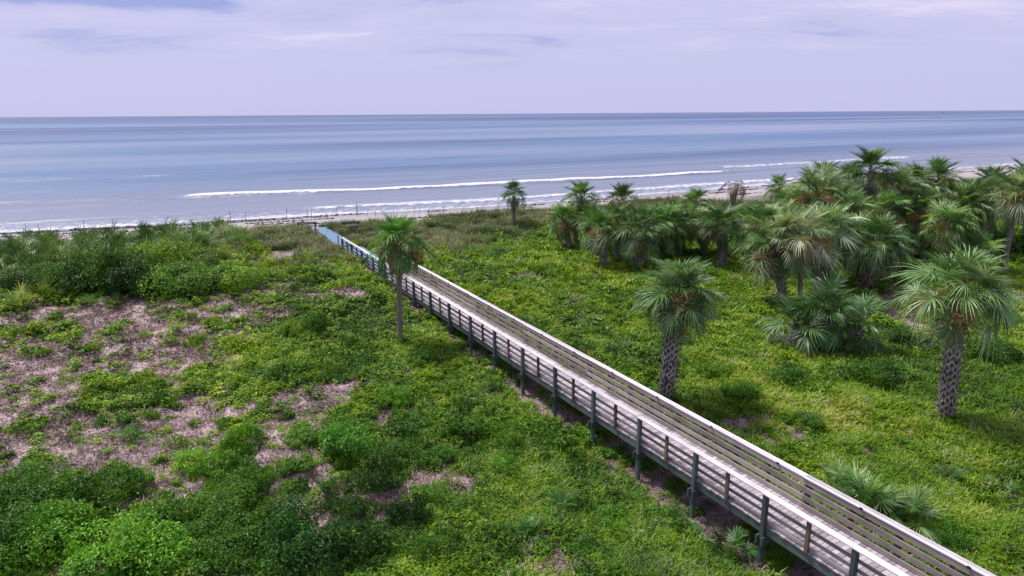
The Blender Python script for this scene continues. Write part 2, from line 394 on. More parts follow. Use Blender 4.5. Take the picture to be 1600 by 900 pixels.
fs2 = N(nt, 'ShaderNodeMath', operation='ADD'); L(nt, fsum.outputs[0], fs2.inputs[0]); L(nt, foam_a.outputs['Fac'], fs2.inputs[1])
fr = N(nt, 'ShaderNodeMapRange'); L(nt, fs2.outputs[0], fr.inputs[0]); fr.inputs[1].default_value = 0.40; fr.inputs[2].default_value = 0.70
pf = N(nt, 'ShaderNodeBsdfPrincipled'); pf.inputs['Base Color'].default_value = (0.56, 0.56, 0.59, 1); pf.inputs['Roughness'].default_value = 0.8
bpf = N(nt, 'ShaderNodeBump', i_Strength=0.6, i_Distance=0.3); L(nt, fn.outputs['Fac'], bpf.inputs['Height']); L(nt, bpf.outputs[0], pf.inputs['Normal'])
mxw = N(nt, 'ShaderNodeMixShader'); L(nt, fr.outputs[0], mxw.inputs[0]); L(nt, pw.outputs[0], mxw.inputs[1]); L(nt, pf.outputs[0], mxw.inputs[2])
L(nt, mxw.outputs[0], out.inputs['Surface'])

# ------------------------------------------------------------------ setting: ground sheet and sea
def lines(lo, hi, step, far_lo, far_hi, grow=1.35):
    a = list(np.arange(lo, hi+1e-6, step)); d = step; x = hi
    while x < far_hi: d *= grow; x += d; a.append(x)
    d = step; x = lo
    while x > far_lo: d *= grow; x -= d; a.insert(0, x)
    return a
def sheet(name, S, T, fz, mat, attrs):
    v = []; vals = {k: [] for k in attrs}
    for s in S:
        for t in T:
            x, y = st2xy(s, t)
            z, d = fz(s, t, x, y)
            v.append((x, y, z))
            for k in attrs: vals[k].append(d.get(k, 0.0))
    nT = len(T)
    f = [(i*nT+j, i*nT+j+1, (i+1)*nT+j+1, (i+1)*nT+j) for i in range(len(S)-1) for j in range(nT-1)]
    me = mesh(name, v, f, mat, None, True)
    for k in attrs:
        a = me.attributes.new(k, 'FLOAT', 'POINT'); a.data.foreach_set('value', vals[k])
    return link(name, me)
def g_fz(s, t, x, y):
    far = not (-20 < s < 140 and -80 < t < 150)
    if far:
        return base_z(s, t), {'cover': 1.0 if s < 62 else 0.0, 'beach': sst(62, 70, s), 'wet': sst(80, 87, s)}
    sd = sandness(x, y) if s < 72 else 2.0
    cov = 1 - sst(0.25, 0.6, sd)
    q = sea_s(s, t)
    b = sst(55, 63, q + 4*nz(x, y, 0.15, 2.0))
    w = sst(80, 86, q + 2*nz(x, y, 0.06, 8.0))
    return ground_z(x, y), {'cover': cov*(1-sst(64, 69, s)), 'beach': b, 'wet': w}
S_l = lines(-6, 74, 0.4, -3000, 115, 1.35); T_l = lines(-48, 75, 0.42, -30000, 30000, 1.3)
tag(sheet('dune_ground', S_l, T_l, g_fz, mg, ['cover', 'beach', 'wet']), kind='structure')

SEA_Z = -1.0
W1 = [(-140, 142), (-18, 122.5), (7, 116), (26, 111.8), (46, 108.5), (72, 107), (102, 104), (200, 103)]
W2 = [(-140, 112), (-15, 100), (2, 97), (20, 92.5), (44, 88.5), (86, 87.5), (200, 88)]
def off(w, d): return [(a, b+d) for a, b in w]
WAVES = [  # (crest line, height, front width, back width, foam amount, t from, t to)
    (W1, 0.66, 0.9, 3.0, 1.0, 3.0, 112.0),
    (W1, 0.50, 2.2, 3.0, 0.0, -130.0, 8.0),
    (off(W1, 1.0), 0.40, 1.7, 3.0, 0.0, 104.0, 230.0),
    (W2, 0.26, 0.8, 2.0, 0.62, 16.0, 130.0),
    (W2, 0.38, 1.7, 2.2, 0.0, -95.0, 20.0),
    (off(W1, 11), 0.26, 2.0, 3.4, 0.0, 70.0, 230.0),
    (off(W1, 9), 0.20, 1.5, 3.0, 0.55, 112.0, 190.0),
    (off(W1, 26), 0.34, 2.6, 4.0, 0.0, 20.0, 160.0),
    (off(W1, 48), 0.36, 3.2, 5.0, 0.0, -60.0, 90.0),
    (off(W1, 80), 0.40, 4.0, 6.0, 0.0, 20.0, 280.0),
    (off(W1, 62), 0.30, 3.2, 5.0, 0.0, 120.0, 300.0)]
def w_fz(s, t, x, y):
    z, foam = 0.0, 0.0
    sh = interp(t, SHORE)
    if s < 300 and -160 < t < 330:
        for w, h, wf, wb, fa, t0, t1 in WAVES:
            so = w[0][1]
            c = interp(t, w) + 1.0*nz(t, 0.0, 0.06, so) + 0.4*nz(t, 0.0, 0.27, so*0.3)
            if abs(s-c) > 20: continue
            env = sst(t0, t0+6, t) * (1 - sst(t1-10, t1, t))
            if env <= 0: continue
            hh = h*env*(0.8 + 0.4*nz(t, 0, 0.12, so*0.7))
            d = s - c
            z += hh*(math.exp(-(d/wf)**2) if d < 0 else math.exp(-(d/wb)**2))
            if fa > 0:
                wdt = 6.8 + 5.0*nz(t, 0, 0.11, so)
                fo = (sst(-0.9, -0.45, d) if d < 0.6 else 1-sst(0.8, wdt, d))*fa*env
                foam = max(foam, fo)
        z += 0.05*nz(x, y, 0.12, 2.2)
    if 100 < s < 700:
        ph = s/13.0 + 1.2*nz(t, s, 0.012, 4.0) + 0.5*nz(t, s, 0.05, 9.0)
        z += (0.16 if s < 320 else 0.16*320/s)*sst(104, 118, s)*math.sin(6.283*ph)**3*(0.5+nz(t, s, 0.02, 14.0))
    if s < 300 and -160 < t < 330:
        edge = 1 - sst(sh, sh+5.5, s + 1.5*nz(t, 0, 0.07, 6.0))
        foam = max(foam, 0.62*edge)
        foam = max(foam, 0.40*(1-sst(sh+3, sh+11, s)), 0.16*(1-sst(sh+12, sh+20, s)))
    ls = math.log(max(s, 20))
    bd = 0.5 + 0.55*nz(ls*3.4, t/(0.9*s+120), 1.0, 3.3) + 0.22*nz(ls*9.0, t/(0.5*s+80), 1.0, 8.3)
    bd -= 0.30*sst(520, 900, s)
    return SEA_Z + z*sst(sh-2, sh+3, s), {'foam': foam, 'shallow': 1-sst(92, 170, s), 'band': bd}
S_w = lines(78, 126, 0.32, 78, 60000, 1.022); T_w = lines(-110, 190, 1.0, -60000, 60000, 1.25)
tag(sheet('sea', S_w, T_w, w_fz, mw, ['foam', 'shallow', 'band']), kind='structure')

# ------------------------------------------------------------------ boardwalk
bx0, by0 = st2xy(7.79, BW_T0)
CAP0 = CAMZ - 9.16                       # underside of the cap at the first post in view
SLOPE = 0.0104
bw = empty('boardwalk', (bx0, by0, 0.0), AZ)
tag(bw, 'long raised timber boardwalk with weathered grey railings and green posts leading to the beach', 'boardwalk')
PIT = math.atan(SLOPE)
def capz(y): return CAP0 + SLOPE*y
def part(name, me, loc, parent=bw, rx=0.0):
    o = link(name, me, parent); o.location = loc; o.rotation_euler = (rx, 0, 0); return o
Y0, Y1 = -9.8, 41.9
SP = 2.44
plank_me = []
for k in range(6):
    r_ = random.Random(k)
    me = bevel_box('deck_plank', -0.069, 0.069, -0.76, 0.76, -0.038, 0.0, M_WOODX, 0.005)
    me.transform(Matrix.Rotation(RAD(90), 4, 'Z'))
    plank_me.append(me)
NP = 298
for k in range(NP):
    y = Y1 - 0.07 - k*0.1458
    o = part('deck_plank', plank_me[k % 6], (0.86 + rng.uniform(-0.012, 0.012), y, capz(y) - 0.842 + rng.uniform(-0.004, 0.004)), bw, PIT)
    o.rotation_euler = (PIT, rng.uniform(-0.003, 0.003), rng.uniform(-0.004, 0.004))
y = Y1 - 0.07 - NP*0.1458; mb = MB()
while y > Y0:
    z = capz(y) - 0.842
    mb.box(0.10, 1.62, y-0.069, y+0.069, z-0.038, z); y -= 0.1458
o = part('deck_planking', mb.mesh('deck_planking', M_WOODX), (0, 0, 0)); tag(o, kind='stuff')
for side in (0, 1):
    def X(a, b): return (a, b) if side == 0 else (1.72-b, 1.72-a)
    BL = SP*2
    # cap boards and four rails, in two-bay lengths
    rails = [(-0.006, -0.150), (-0.236, -0.384), (-0.470, -0.614), (-0.700, -0.835)]
    if side == 0: rails = [(-0.006, -0.095), (-0.262, -0.352), (-0.492, -0.582), (-0.722, -0.812)]
    x0, x1 = X(0.140, 0.178)
    rail_me = [bevel_box('rail_board', x0, x1, -BL/2+0.003, BL/2-0.003, b, a, M_WOODY) for a, b in rails]
    if side == 0:
        caps = [bevel_box('cap_board', 0.0, 0.19, -BL/2+0.003, BL/2-0.003, 0.0, 0.038, M_CAP)]
    else:
        caps = [bevel_box('cap_board', 1.53, 1.615, -BL/2+0.003, BL/2-0.003, 0.0, 0.038, M_CAP),
                bevel_box('cap_board', 1.621, 1.72, -BL/2+0.003, BL/2-0.003, 0.006, 0.046, M_CAP)]
    fx0, fx1 = X(0.125, 0.163)
    fas_me = bevel_box('fascia_board', fx0, fx1, -BL/2+0.002, BL/2-0.002, -1.125, -0.882, M_GREENY)
    n = 0; yc = Y0 + BL/2 + 0.04
    ylist = []
    y = SP*17
    while y > Y0: ylist.append(y); y -= BL
    for ye in ylist:
        ym = ye - BL/2 + 0.07
        end = 15*SP + 0.5 if side else 99
        for k, me in enumerate(caps + rail_me):
            if ym > end: continue
            o = part('cap_board' if me in caps else 'rail_board', me, (rng.uniform(-0.004, 0.004), ym, capz(ym) + rng.uniform(-0.005, 0.005)), bw)
            o.rotation_euler = (PIT + rng.uniform(-0.0018, 0.0018), 0, rng.uniform(-0.0018, 0.0018))
        part('fascia_board', fas_me, (0, ym, capz(ym)), bw, PIT)
    px0, px1 = X(0.012, 0.140)
    ux0, ux1 = X(0.052, 0.122)
    up_me = bevel_box('upright', ux0, ux1, -0.045, 0.045, -0.86, -0.003, M_BROWN)
    up_me2 = mesh('upright', [v.co for v in up_me.vertices], [tuple(q.vertices) for q in up_me.polygons], M_BROWN)
    for i in range(-4, 18):
        y = SP*i
        if side and i > 15: continue
        wx, wy = st2xy(7.79+y, BW_T0 + (px0+px1)/2)
        gz = ground_z(wx, wy)
        mb = MB(); h = 0.064; b = 0.014
        zt, zb = capz(y) - 0.003, gz - 0.35
        cx = (px0+px1)/2
        ring = [(-h+b,-h),(h-b,-h),(h,-h+b),(h,h-b),(h-b,h),(-h+b,h),(-h,h-b),(-h,-h+b)]
        for z in (zb, zt): mb.v += [(cx+a, y+c, z) for a, c in ring]
        for k in range(8):
            k2 = (k+1) % 8; mb.f.append((k, k2, 8+k2, 8+k)); mb.m.append(0)
        mb.f.append(tuple(range(8, 16))); mb.m.append(0)
        part('post', mb.mesh('post', M_GREEN), (0, 0, 0))
        part('upright', up_me, (0, y + SP/2 + rng.uniform(-0.05, 0.05), capz(y+SP/2)), bw)
        if side == 1 and i < 15:
            me = MB(); me.box(1.500, 1.532, -0.03, 0.03, 0.004, 0.052); me.box(1.507, 1.525, -0.045, 0.045, 0.012, 0.034)
            part('clip', me.mesh('clip', M_BLACK), (0, y + 0.9, capz(y+0.9)), bw)
for i in range(-4, 18):                   # paired beams bolted to the posts across the walk
    y = SP*i
    for q in (-1, 1):
        me = bevel_box('cross_beam', -0.019, 0.019, -0.92, 0.92, -0.12, 0.12, M_GREENY)
        me.transform(Matrix.Rotation(RAD(90), 4, 'Z'))
        part('cross_beam', me, (0.86, y + q*0.086, capz(y) - 1.25))
for q in (0.5, 0.86, 1.22):
    me = bevel_box('joist', q-0.02, q+0.02, Y0, Y1-0.1, -0.09, 0.09, M_BROWN)
    part('joist', me, (0, 0, capz(0) - 0.978), bw, PIT)

# blue roll-out mat from the end of the deck over the dune
mb = MB(); pr = []
for k in range(0, 60):
    s = 7.79 + 35.0 + k*0.42
    y = s - 7.79
    tc_ = BW_T0 + 0.84 + 0.35*sst(50, 62, s) + 0.06*math.sin(s*0.7)
    deck = capz(y) - 0.842
    z = deck + 0.010 if y < Y1 else 0.0
    hw = 0.66 if y < Y1 else 0.58
    row = []
    for q in range(5):
        x, yy = st2xy(s, tc_ + hw*(q/2-1))
        g = ground_z(x, yy) + 0.05
        if y >= Y1:
            k_ = sst(Y1, Y1+3, y); zz = max(g, (deck+0.01)*(1-k_) + g*k_)
        else: zz = z
        row.append((x, yy, zz))
    pr.append(row)
for a, b in zip(pr[:-1], pr[1:]):
    for q in range(4): mb.quad(a[q], a[q+1], b[q+1], b[q])
o = link('access_mat', mb.mesh('access_mat', M_BLUE)); so = o.modifiers.new('thick', 'SOLIDIFY'); so.thickness = 0.012; so.offset = 1
tag(o, 'blue roll-out beach access mat from the boardwalk end over the dune', 'mat')

def bench(px, py, length, rz, label):
    p = at(px, py); b = empty('bench', p, rz); tag(b, label, 'bench', 'benches at the top of the dune'); b.scale = (1, 1, 0.68)
    h = length/2
    for k in range(3):
        m_ = MB(); m_.box(-h, h, -0.22+k*0.15, -0.08+k*0.15, 0.62, 0.66); link('seat_slat', m_.mesh('seat_slat', M_GREENY), b)
    for k in range(2):
        m_ = MB(); m_.box(-h, h, 0.245, 0.285, 0.80+k*0.17, 0.94+k*0.17); link('back_slat', m_.mesh('back_slat', M_GREENY), b)
    for x in (-h+0.1, h-0.2):
        for yy in (-0.2, 0.15):
            m_ = MB(); m_.box(x, x+0.1, yy, yy+0.09, -0.4, 1.1 if yy > 0 else 0.618); link('leg', m_.mesh('leg', M_GREEN), b)
bench(480, 361, 1.7, RAD(12), 'dark green wooden bench in the dune grass left of the blue mat')
bench(549, 360, 1.5, RAD(20), 'dark green wooden bench on the sand right of the blue mat')

# ------------------------------------------------------------------ plants: prototypes
def rot_to(nrm):
    return Vector((0, 0, 1)).rotation_difference(Vector(nrm).normalized()).to_matrix()
def leaf_quad(mb, c, nrm, ln, wd, r_, m=0):
    R = rot_to(nrm); a = r_.uniform(0, 2*math.pi)
    u = R @ Vector((math.cos(a), math.sin(a), 0)); w = R @ Vector((-math.sin(a), math.cos(a), 0)); n = R @ Vector((0, 0, 1))
    c = Vector(c)
    p0 = c - u*ln*0.5; p2 = c + u*ln*0.5 - n*ln*0.12
    p1 = c + w*wd*0.5 + n*wd*0.15; p3 = c - w*wd*0.5 + n*wd*0.15
    k = len(mb.v); mb.v += [tuple(p0), tuple(p1), tuple(p2), tuple(p3)]
    mb.f += [(k, k+1, k+2), (k, k+2, k+3)]; mb.m += [m, m]
def frond_mesh(name, seed, droop, petiole, blade, nl, vlift, curl, wid=0.040, mats=None):
    r_ = random.Random(seed); mb = MB()
    # petiole: flat strap with a keel, arching
    pts = []
    for k in range(6):
        x = petiole*k/5; pts.append(Vector((x, 0, -0.10*droop*(x/petiole)**2*petiole)))
    for k in range(5):
        a, b = pts[k], pts[k+1]; w0 = 0.035*(1-0.1*k); w1 = 0.035*(1-0.1*(k+1))
        y = Vector((0, 1, 0)); dn = Vector((0, 0, -0.025))
        mb.quad(a-y*w0, b-y*w1, b+dn, a+dn, 1); mb.quad(a+dn, b+dn, b+y*w1, a+y*w0, 1); mb.quad(a+y*w0, b+y*w1, b-y*w1, a-y*w0, 1)
    o0 = pts[-1]; clen = blade*0.24
    def costa(u):
        return o0 + Vector((clen*u*(1-0.25*curl*u), 0, -0.12*droop*u - 0.45*curl*clen*u*u))
    for i in range(nl):
        u = -1 + 2*(i+0.5)/nl + r_.uniform(-0.3, 0.3)/nl
        th = u*RAD(150)
        o = costa((1-abs(u))**0.8)
        ta = (costa(min(1, (1-abs(u))**0.8+0.05)) - costa(max(0, (1-abs(u))**0.8-0.05))).normalized()
        S = Vector((0, 1, 0)); Nn = ta.cross(S) * -1
        if Nn.z < 0: Nn = -Nn
        d = ta*math.cos(th) + S*math.sin(th) + Nn*(vlift*abs(math.sin(th)) + r_.uniform(-0.07, 0.07))
        d.normalize()
        ln = blade*(0.84 - 0.16*abs(u)**3)*r_.uniform(0.82, 1.08)
        if r_.random() < 0.04: ln *= 0.6
        g = droop*r_.uniform(0.5, 1.6); jy = r_.uniform(-0.12, 0.12)
        side = d.cross(Vector((0, 0, 1)));
        if side.length < 1e-3: side = Vector((0, 1, 0))
        side.normalize()
        prev = None; segs = 5
        for j in range(segs+1):
            q = j/segs
            p = o + d*(ln*q*(1 - 0.30*g*max(0, q-0.45)**1.1)) + side*(jy*ln*q*q) + Vector((0, 0, -g*ln*(0.25*q*q + 1.15*max(0, q-0.5)**1.8)))
            w = wid*(0.30 + 2.0*q if q < 0.35 else 1.0*(1-(q-0.35)/0.65)**0.8 + 0.08) * 0.62
            up = side.cross(d).normalized()
            if up.z < 0: up = -up
            l = p + side*w + up*w*0.55; rr_ = p - side*w + up*w*0.55
            cur = (l, p, rr_)
            if prev:
                k = len(mb.v)
            n0 = len(mb.v); mb.v += [tuple(l), tuple(p), tuple(rr_)]
            if prev is not None:
                mb.f += [(prev_n, prev_n+1, n0+1, n0), (prev_n+1, prev_n+2, n0+2, n0+1)]; mb.m += [0, 0]
            prev = cur; prev_n = n0
    return mb.mesh(name, mats or [M_FAN, M_PETI])
FR_UP = [frond_mesh('frond', 11+k, 0.32, 0.86, 1.08, 36, 0.36, 0.3, 0.038) for k in range(3)]
FR_MID = [frond_mesh('frond', 21+k, 0.62, 1.0, 1.12, 36, 0.30, 0.55, 0.038) for k in range(3)]
FR_LOW = [frond_mesh('frond', 31+k, 0.95, 1.0, 1.08, 34, 0.15, 0.8, 0.038) for k in range(3)]
FR_DEAD = [frond_mesh('dead_frond', 41+k, 1.9, 0.8, 0.95, 22, 0.05, 1.3, 0.040, [M_DEAD, M_DEAD]) for k in range(2)]
FR_SAW = [frond_mesh('frond', 51+k, 0.15, 0.75, 0.60, 15, 0.25, 0.05, 0.034) for k in range(3)]

# flower stalk: a plume of fine tan branchlets
def plume_mesh(seed):
    r_ = random.Random(seed); mb = MB()
    for k in range(380):
        q = r_.random()**0.7
        c = Vector((0.02+1.08*q, r_.gauss(0, 0.15*(0.4+q)), -0.35*q*q + r_.gauss(0, 0.13)))
        leaf_quad(mb, c, (r_.gauss(0, 1), r_.gauss(0, 1), r_.gauss(0, 1)), r_.uniform(0.08, 0.18), 0.040, r_)
    mb.tube([(0, 0, 0), (0.4, 0, 0.0), (0.8, 0, -0.15), (1.1, 0, -0.38)], [0.018, 0.014, 0.01, 0.004], 4)
    return mb.mesh('flower_stalk', [M_FRUIT])
PLUME = [plume_mesh(3), plume_mesh(4)]
# one boot: the split base of an old leaf, two straps running down from a stub
def boot_mesh(seed, r0):
    r_ = random.Random(seed); mb = MB()
    for sgn in (-1, 1):
        prev = None
        for j in range(4):
            q = j/3; a = sgn*(0.06 + 0.50*q)
            rad = r0 + 0.055 - 0.040*q; w = 0.030 + 0.008*q
            c = Vector((rad*math.cos(a), rad*math.sin(a), 0.10 - 0.25*q))
            ci = Vector(((rad-0.025)*math.cos(a), (rad-0.025)*math.sin(a), 0.10 - 0.25*q))
            tz = Vector((0, 0, w)) + Vector((-math.sin(a), math.cos(a), 0))*(w*0.5*sgn)
            cur = [c+tz, c-tz, ci-tz, ci+tz]
            if prev:
                for k in range(4):
                    mb.quad(prev[k], prev[(k+1) % 4], cur[(k+1) % 4], cur[k])
            prev = cur
    # stub
    a = Vector((r0+0.02, 0, 0.08)); b = Vector((r0+0.12+r_.uniform(0, 0.05), 0, 0.20))
    for y0, y1 in ((-0.05, 0.05),):
        mb.quad(a+Vector((0, y0, 0)), a+Vector((0, y1, 0)), b+Vector((0, y1*0.7, 0)), b+Vector((0, y0*0.7, 0)))
        mb.quad(a+Vector((-0.02, y1, 0.03)), a+Vector((-0.02, y0, 0.03)), b+Vector((-0.01, y0*0.7, 0.02)), b+Vector((-0.01, y1*0.7, 0.02)))
    return mb.mesh('boot', [M_BOOT])
def palm_trunk_pts(crown):
    c = Vector(crown); pts = []
    for k in range(9):
        q = k/8
        pts.append(Vector((c.x*(q**1.5), c.y*(q**1.5), -0.15 + (c.z+0.15)*q)))
    return pts
def palm(bpx, bpy_, cpx, cpy, size, label, nfr=26, r0=0.15, boots='joined', group='sabal palms', dead=3, plumes=2, tint=(1, 1, 1), seed=0, depth_off=0.0, lowmax=-20, thin=False):
    r_ = random.Random(seed*17+5); nfr = int(nfr*1.35); dead += 3; plumes += 1 if plumes else 0; tint = tuple(c*q_ for q_ in [r_.uniform(1.0, 1.45)] for c in tint)
    base = at(bpx, bpy_)
    if base.y > 36: size *= 1.03
    d = ray(cpx, cpy); k = (base.y + depth_off)/d.y
    crown = Vector((d.x*k, d.y*k, CAMZ + d.z*k))
    root = empty('fan_palm', base); tag(root, label, 'palm tree', group)
    rel = crown - base
    rel.z = max(rel.z, 0.35)
    H = rel.z
    # trunk
    mb = MB(); pts = palm_trunk_pts(rel); n = len(pts)
    rad = [r0*(1.18 if i == 0 else 1.0) * r_.uniform(0.96, 1.05) for i in range(n)]
    if boots: rad[-1] *= 1.15
    mb.tube(pts, rad, 12)
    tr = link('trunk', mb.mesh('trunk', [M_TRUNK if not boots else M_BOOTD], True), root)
    if boots and H > 0.8:
        bm = [boot_mesh(k, r0) for k in range(2)]
        step = 0.135; nr = int((H-0.1)/step); joined = MB()
        for i in range(nr):
            z = 0.12 + i*step; q = (z+0.15)/(H+0.15)
            cx, cy = rel.x*(q**1.5), rel.y*(q**1.5)
            for j in range(6):
                a = 2*math.pi*(j + 0.5*(i % 2))/6 + r_.uniform(-0.12, 0.12)
                if r_.random() < 0.06: continue
                Mx = Matrix.Translation((cx, cy, z + r_.uniform(-0.02, 0.02))) @ Matrix.Rotation(a, 4, 'Z') @ Matrix.Scale(r_.uniform(0.92, 1.08), 4)
                if boots == 'parts':
                    o = link('boot', bm[(i+j) % 2], tr); o.matrix_local = Mx
                else:
                    me = bm[(i+j) % 2]; k0 = len(joined.v)
                    joined.v += [tuple(Mx @ v.co) for v in me.vertices]
                    joined.f += [tuple(k0+q_ for q_ in p_.vertices) for p_ in me.polygons]
        if boots == 'joined':
            joined.m = [0]*len(joined.f)
            link('boot_cover', joined.mesh('boot_cover', [M_BOOT]), tr)['kind'] = 'stuff'
    top = Vector(rel)
    sc = size/2.05
    for i in range(nfr):
        q = (i+0.5)/nfr
        el = RAD(84 - (84-lowmax)*(q**0.85) + r_.uniform(-15, 12))
        az = i*2.39996 + r_.uniform(-0.25, 0.25)
        pool = FR_UP if q < 0.36 else FR_MID if q < 0.74 else FR_LOW
        o = link('frond', pool[r_.randrange(3)], root)
        s_ = sc*r_.uniform(0.78, 1.12)*(0.92 if q < 0.1 else 1)
        o.matrix_local = Matrix.Translation(top + Vector((0, 0, 0.12 - 0.35*q))) @ Matrix.Rotation(az, 4, 'Z') @ Matrix.Rotation(-el, 4, 'Y') @ Matrix.Rotation(r_.uniform(-0.6, 0.6), 4, 'X') @ Matrix.Scale(s_, 4)
        t_ = r_.uniform(0.8, 1.25); o.color = (tint[0]*t_, tint[1]*t_, tint[2]*t_, 1)
    for i in range(dead):
        o = link('dead_frond', FR_DEAD[i % 2], root)
        o.matrix_local = Matrix.Translation(top + Vector((0, 0, -0.28))) @ Matrix.Rotation(r_.uniform(0, 6.28), 4, 'Z') @ Matrix.Rotation(RAD(r_.uniform(25, 65)), 4, 'Y') @ Matrix.Scale(sc*0.9, 4)
    for i in range(plumes):
        o = link('flower_stalk', PLUME[i % 2], root); o['kind'] = 'stuff'
        o.matrix_local = Matrix.Translation(top + Vector((0, 0, -0.1))) @ Matrix.Rotation(r_.uniform(2.6, 6.8), 4, 'Z') @ Matrix.Rotation(RAD(r_.uniform(-20, 30)), 4, 'Y') @ Matrix.Scale(sc*1.25, 4)
    return root

# ------------------------------------------------------------------ palms
BG = (0.95, 1.05, 1.15); YG = (1.15, 1.05, 0.75)
palm(626, 538, 623, 380, 1.75, 'slender palm with smooth grey trunk standing in front of the boardwalk railing', 30, 0.13, None, dead=7, plumes=4, seed=1, tint=(0.42, 0.72, 0.34), thin=True)
palm(1040, 628, 1060, 464, 2.0, 'stout palm with criss-cross booted trunk right behind the far railing', 32, 0.24, 'parts', seed=2, tint=BG, plumes=3)
palm(1475, 656, 1500, 457, 2.15, 'tall booted palm standing in the open grass at the right', 32, 0.22, 'parts', seed=3, tint=(0.7, 0.85, 0.75), plumes=2, lowmax=-12)
palm(1352, 464, 1372, 382, 2.3, 'leaning palm with brown booted trunk just above the low palm clump', 26, 0.23, seed=4, tint=BG)
palm(1222, 478, 1213, 385, 2.3, 'leftmost booted palm of the three-trunk group behind the low palm clump', 26, 0.20, seed=5)
palm(1250, 482, 1248, 372, 2.2, 'pale slim middle trunk of the three-trunk palm group behind the low clump', 20, 0.14, None, seed=6)
palm(1275, 476, 1290, 365, 2.3, 'rightmost booted palm of the three-trunk group behind the low palm clump', 24, 0.20, seed=7, tint=BG)
palm(1290, 440, 1277, 305, 2.2, 'tall bright-crowned palm rising behind the three-trunk palm group', 24, 0.18, seed=8)
palm(1362, 402, 1360, 268, 2.2, 'tallest palm of the grove, its dark crown against the sea', 24, 0.18, seed=9, tint=(0.85, 0.9, 0.8))
palm(1412, 402, 1405, 298, 2.2, 'dark palm just right of the tallest palm in the grove', 22, 0.18, seed=10, tint=(0.75, 0.85, 0.75), plumes=3)
palm(1470, 398, 1466, 282, 2.0, 'palm with spiky dark crown against the surf at the right', 22, 0.16, seed=11, tint=(0.7, 0.85, 0.65))
palm(1503, 425, 1503, 328, 2.4, 'full green palm in front of the spiky crown at the right grove', 26, 0.19, seed=12, plumes=3)
palm(1566, 428, 1588, 305, 2.2, 'palm with smooth bare leaning trunk at the right edge of the view', 26, 0.20, None, seed=13)
palm(1545, 392, 1548, 290, 2.0, 'low-crowned dark palm behind the smooth leaning trunk at right edge', 20, 0.17, seed=14, tint=(0.75, 0.85, 0.7))
palm(1128, 420, 1130, 352, 2.0, 'short booted palm midway along the back of the field', 24, 0.22, seed=15, tint=BG)
palm(1085, 372, 1085, 320, 1.7, 'round dark green palm crown alone behind the short booted palm', 22, 0.17, seed=16, tint=(0.7, 0.9, 0.6), plumes=1)
palm(999, 425, 1000, 360, 2.1, 'broad palm with trunk showing at the front of the left palm group', 26, 0.20, seed=17, tint=BG)
palm(1035, 408, 1038, 352, 2.1, 'broad green palm at the right end of the left palm group', 24, 0.20, seed=18, tint=(0.9, 1.05, 0.8))
palm(943, 420, 938, 358, 1.8, 'palm with short grey booted trunk in the middle of the left palm group', 22, 0.19, seed=19, tint=(0.85, 1.0, 0.9))
palm(898, 386, 908, 312, 1.75, 'tallest palm at the left end of the left palm group', 22, 0.17, seed=20, tint=(0.8, 0.95, 0.75))
palm(890, 392, 880, 345, 1.7, 'low leaning palm at the far left of the left palm group', 20, 0.17, seed=21, tint=(0.8, 1.0, 0.7))
palm(975, 385, 972, 315, 1.7, 'palm with brownish dead fronds at the back of the left palm group', 20, 0.16, seed=22, dead=8, tint=(0.85, 0.85, 0.7))
palm(803, 354, 803, 303, 1.45, 'small lone palm on the dune in front of the breaking waves', 22, 0.15, None, dead=5, plumes=0, seed=23, tint=(0.75, 0.95, 0.75))
palm(1217, 352, 1218, 294, 1.6, 'small palm crown between the withered palm and the tall grove', 20, 0.15, seed=25, tint=(0.75, 0.9, 0.65), plumes=1)
palm(1300, 388, 1288, 280, 2.0, 'dark palm left of the tallest palm, behind the bright crown', 22, 0.17, seed=26, tint=(0.75, 0.85, 0.7))
palm(1335, 396, 1325, 285, 2.0, 'dark palm between the bright crown and the tallest palm', 22, 0.17, seed=27, tint=(0.7, 0.85, 0.65))
palm(1198, 430, 1190, 352, 2.0, 'palm at the left front of the dense grove with pale drooping fronds', 22, 0.18, seed=28, tint=BG)
palm(1330, 430, 1325, 338, 2.2, 'palm filling the middle of the grove below the tallest palm', 22, 0.18, seed=29)
palm(1440, 410, 1440, 335, 2.1, 'deep green shaded palm in the middle of the right grove', 22, 0.18, seed=30, tint=(0.6, 0.75, 0.55))
for k, (bx, by, cx, cy, sz, lb) in enumerate((
    (1248, 400, 1240, 318, 1.9, 'palm left of the bright crown at the upper left edge of the grove'),
    (1240, 420, 1232, 348, 2.0, 'palm above the left trunk of the three-trunk group'),
    (1310, 415, 1312, 318, 2.0, 'palm tucked right behind the bright crown in the grove'),
    (1385, 420, 1380, 332, 2.1, 'palm above the leaning booted palm in the grove'),
    (1345, 445, 1335, 372, 2.1, 'shaggy palm between the three-trunk group and the leaning palm'),
    (1430, 388, 1432, 285, 1.9, 'palm between the tallest palm and the spiky crown'),
    (1475, 430, 1478, 352, 2.1, 'low shaggy palm left of the full green palm at the right grove'),
    (1530, 405, 1528, 305, 1.9, 'palm just right of the full green palm in the right grove'),
    (1600, 400, 1602, 280, 1.9, 'palm cut off by the right edge behind the leaning trunk'),
    (1165, 405, 1163, 350, 1.8, 'palm between the short booted palm and the dense grove'),
    (1100, 400, 1098, 352, 1.8, 'palm just left of the short booted palm'),
    (1060, 402, 1062, 355, 1.8, 'low palm filling the gap between the two palm groups'),
    (920, 400, 922, 345, 1.6, 'low palm between the tall left-end palm and the grey booted trunk'),
    (965, 412, 966, 350, 1.8, 'palm between the grey booted trunk and the broad front palm'))):
    palm(bx, by, cx, cy, sz, lb, 22, 0.18, 'joined', seed=140+k, tint=((0.8, 0.95, 0.75), (0.95, 1.0, 0.95), (0.7, 0.9, 0.6))[k % 3], plumes=2)
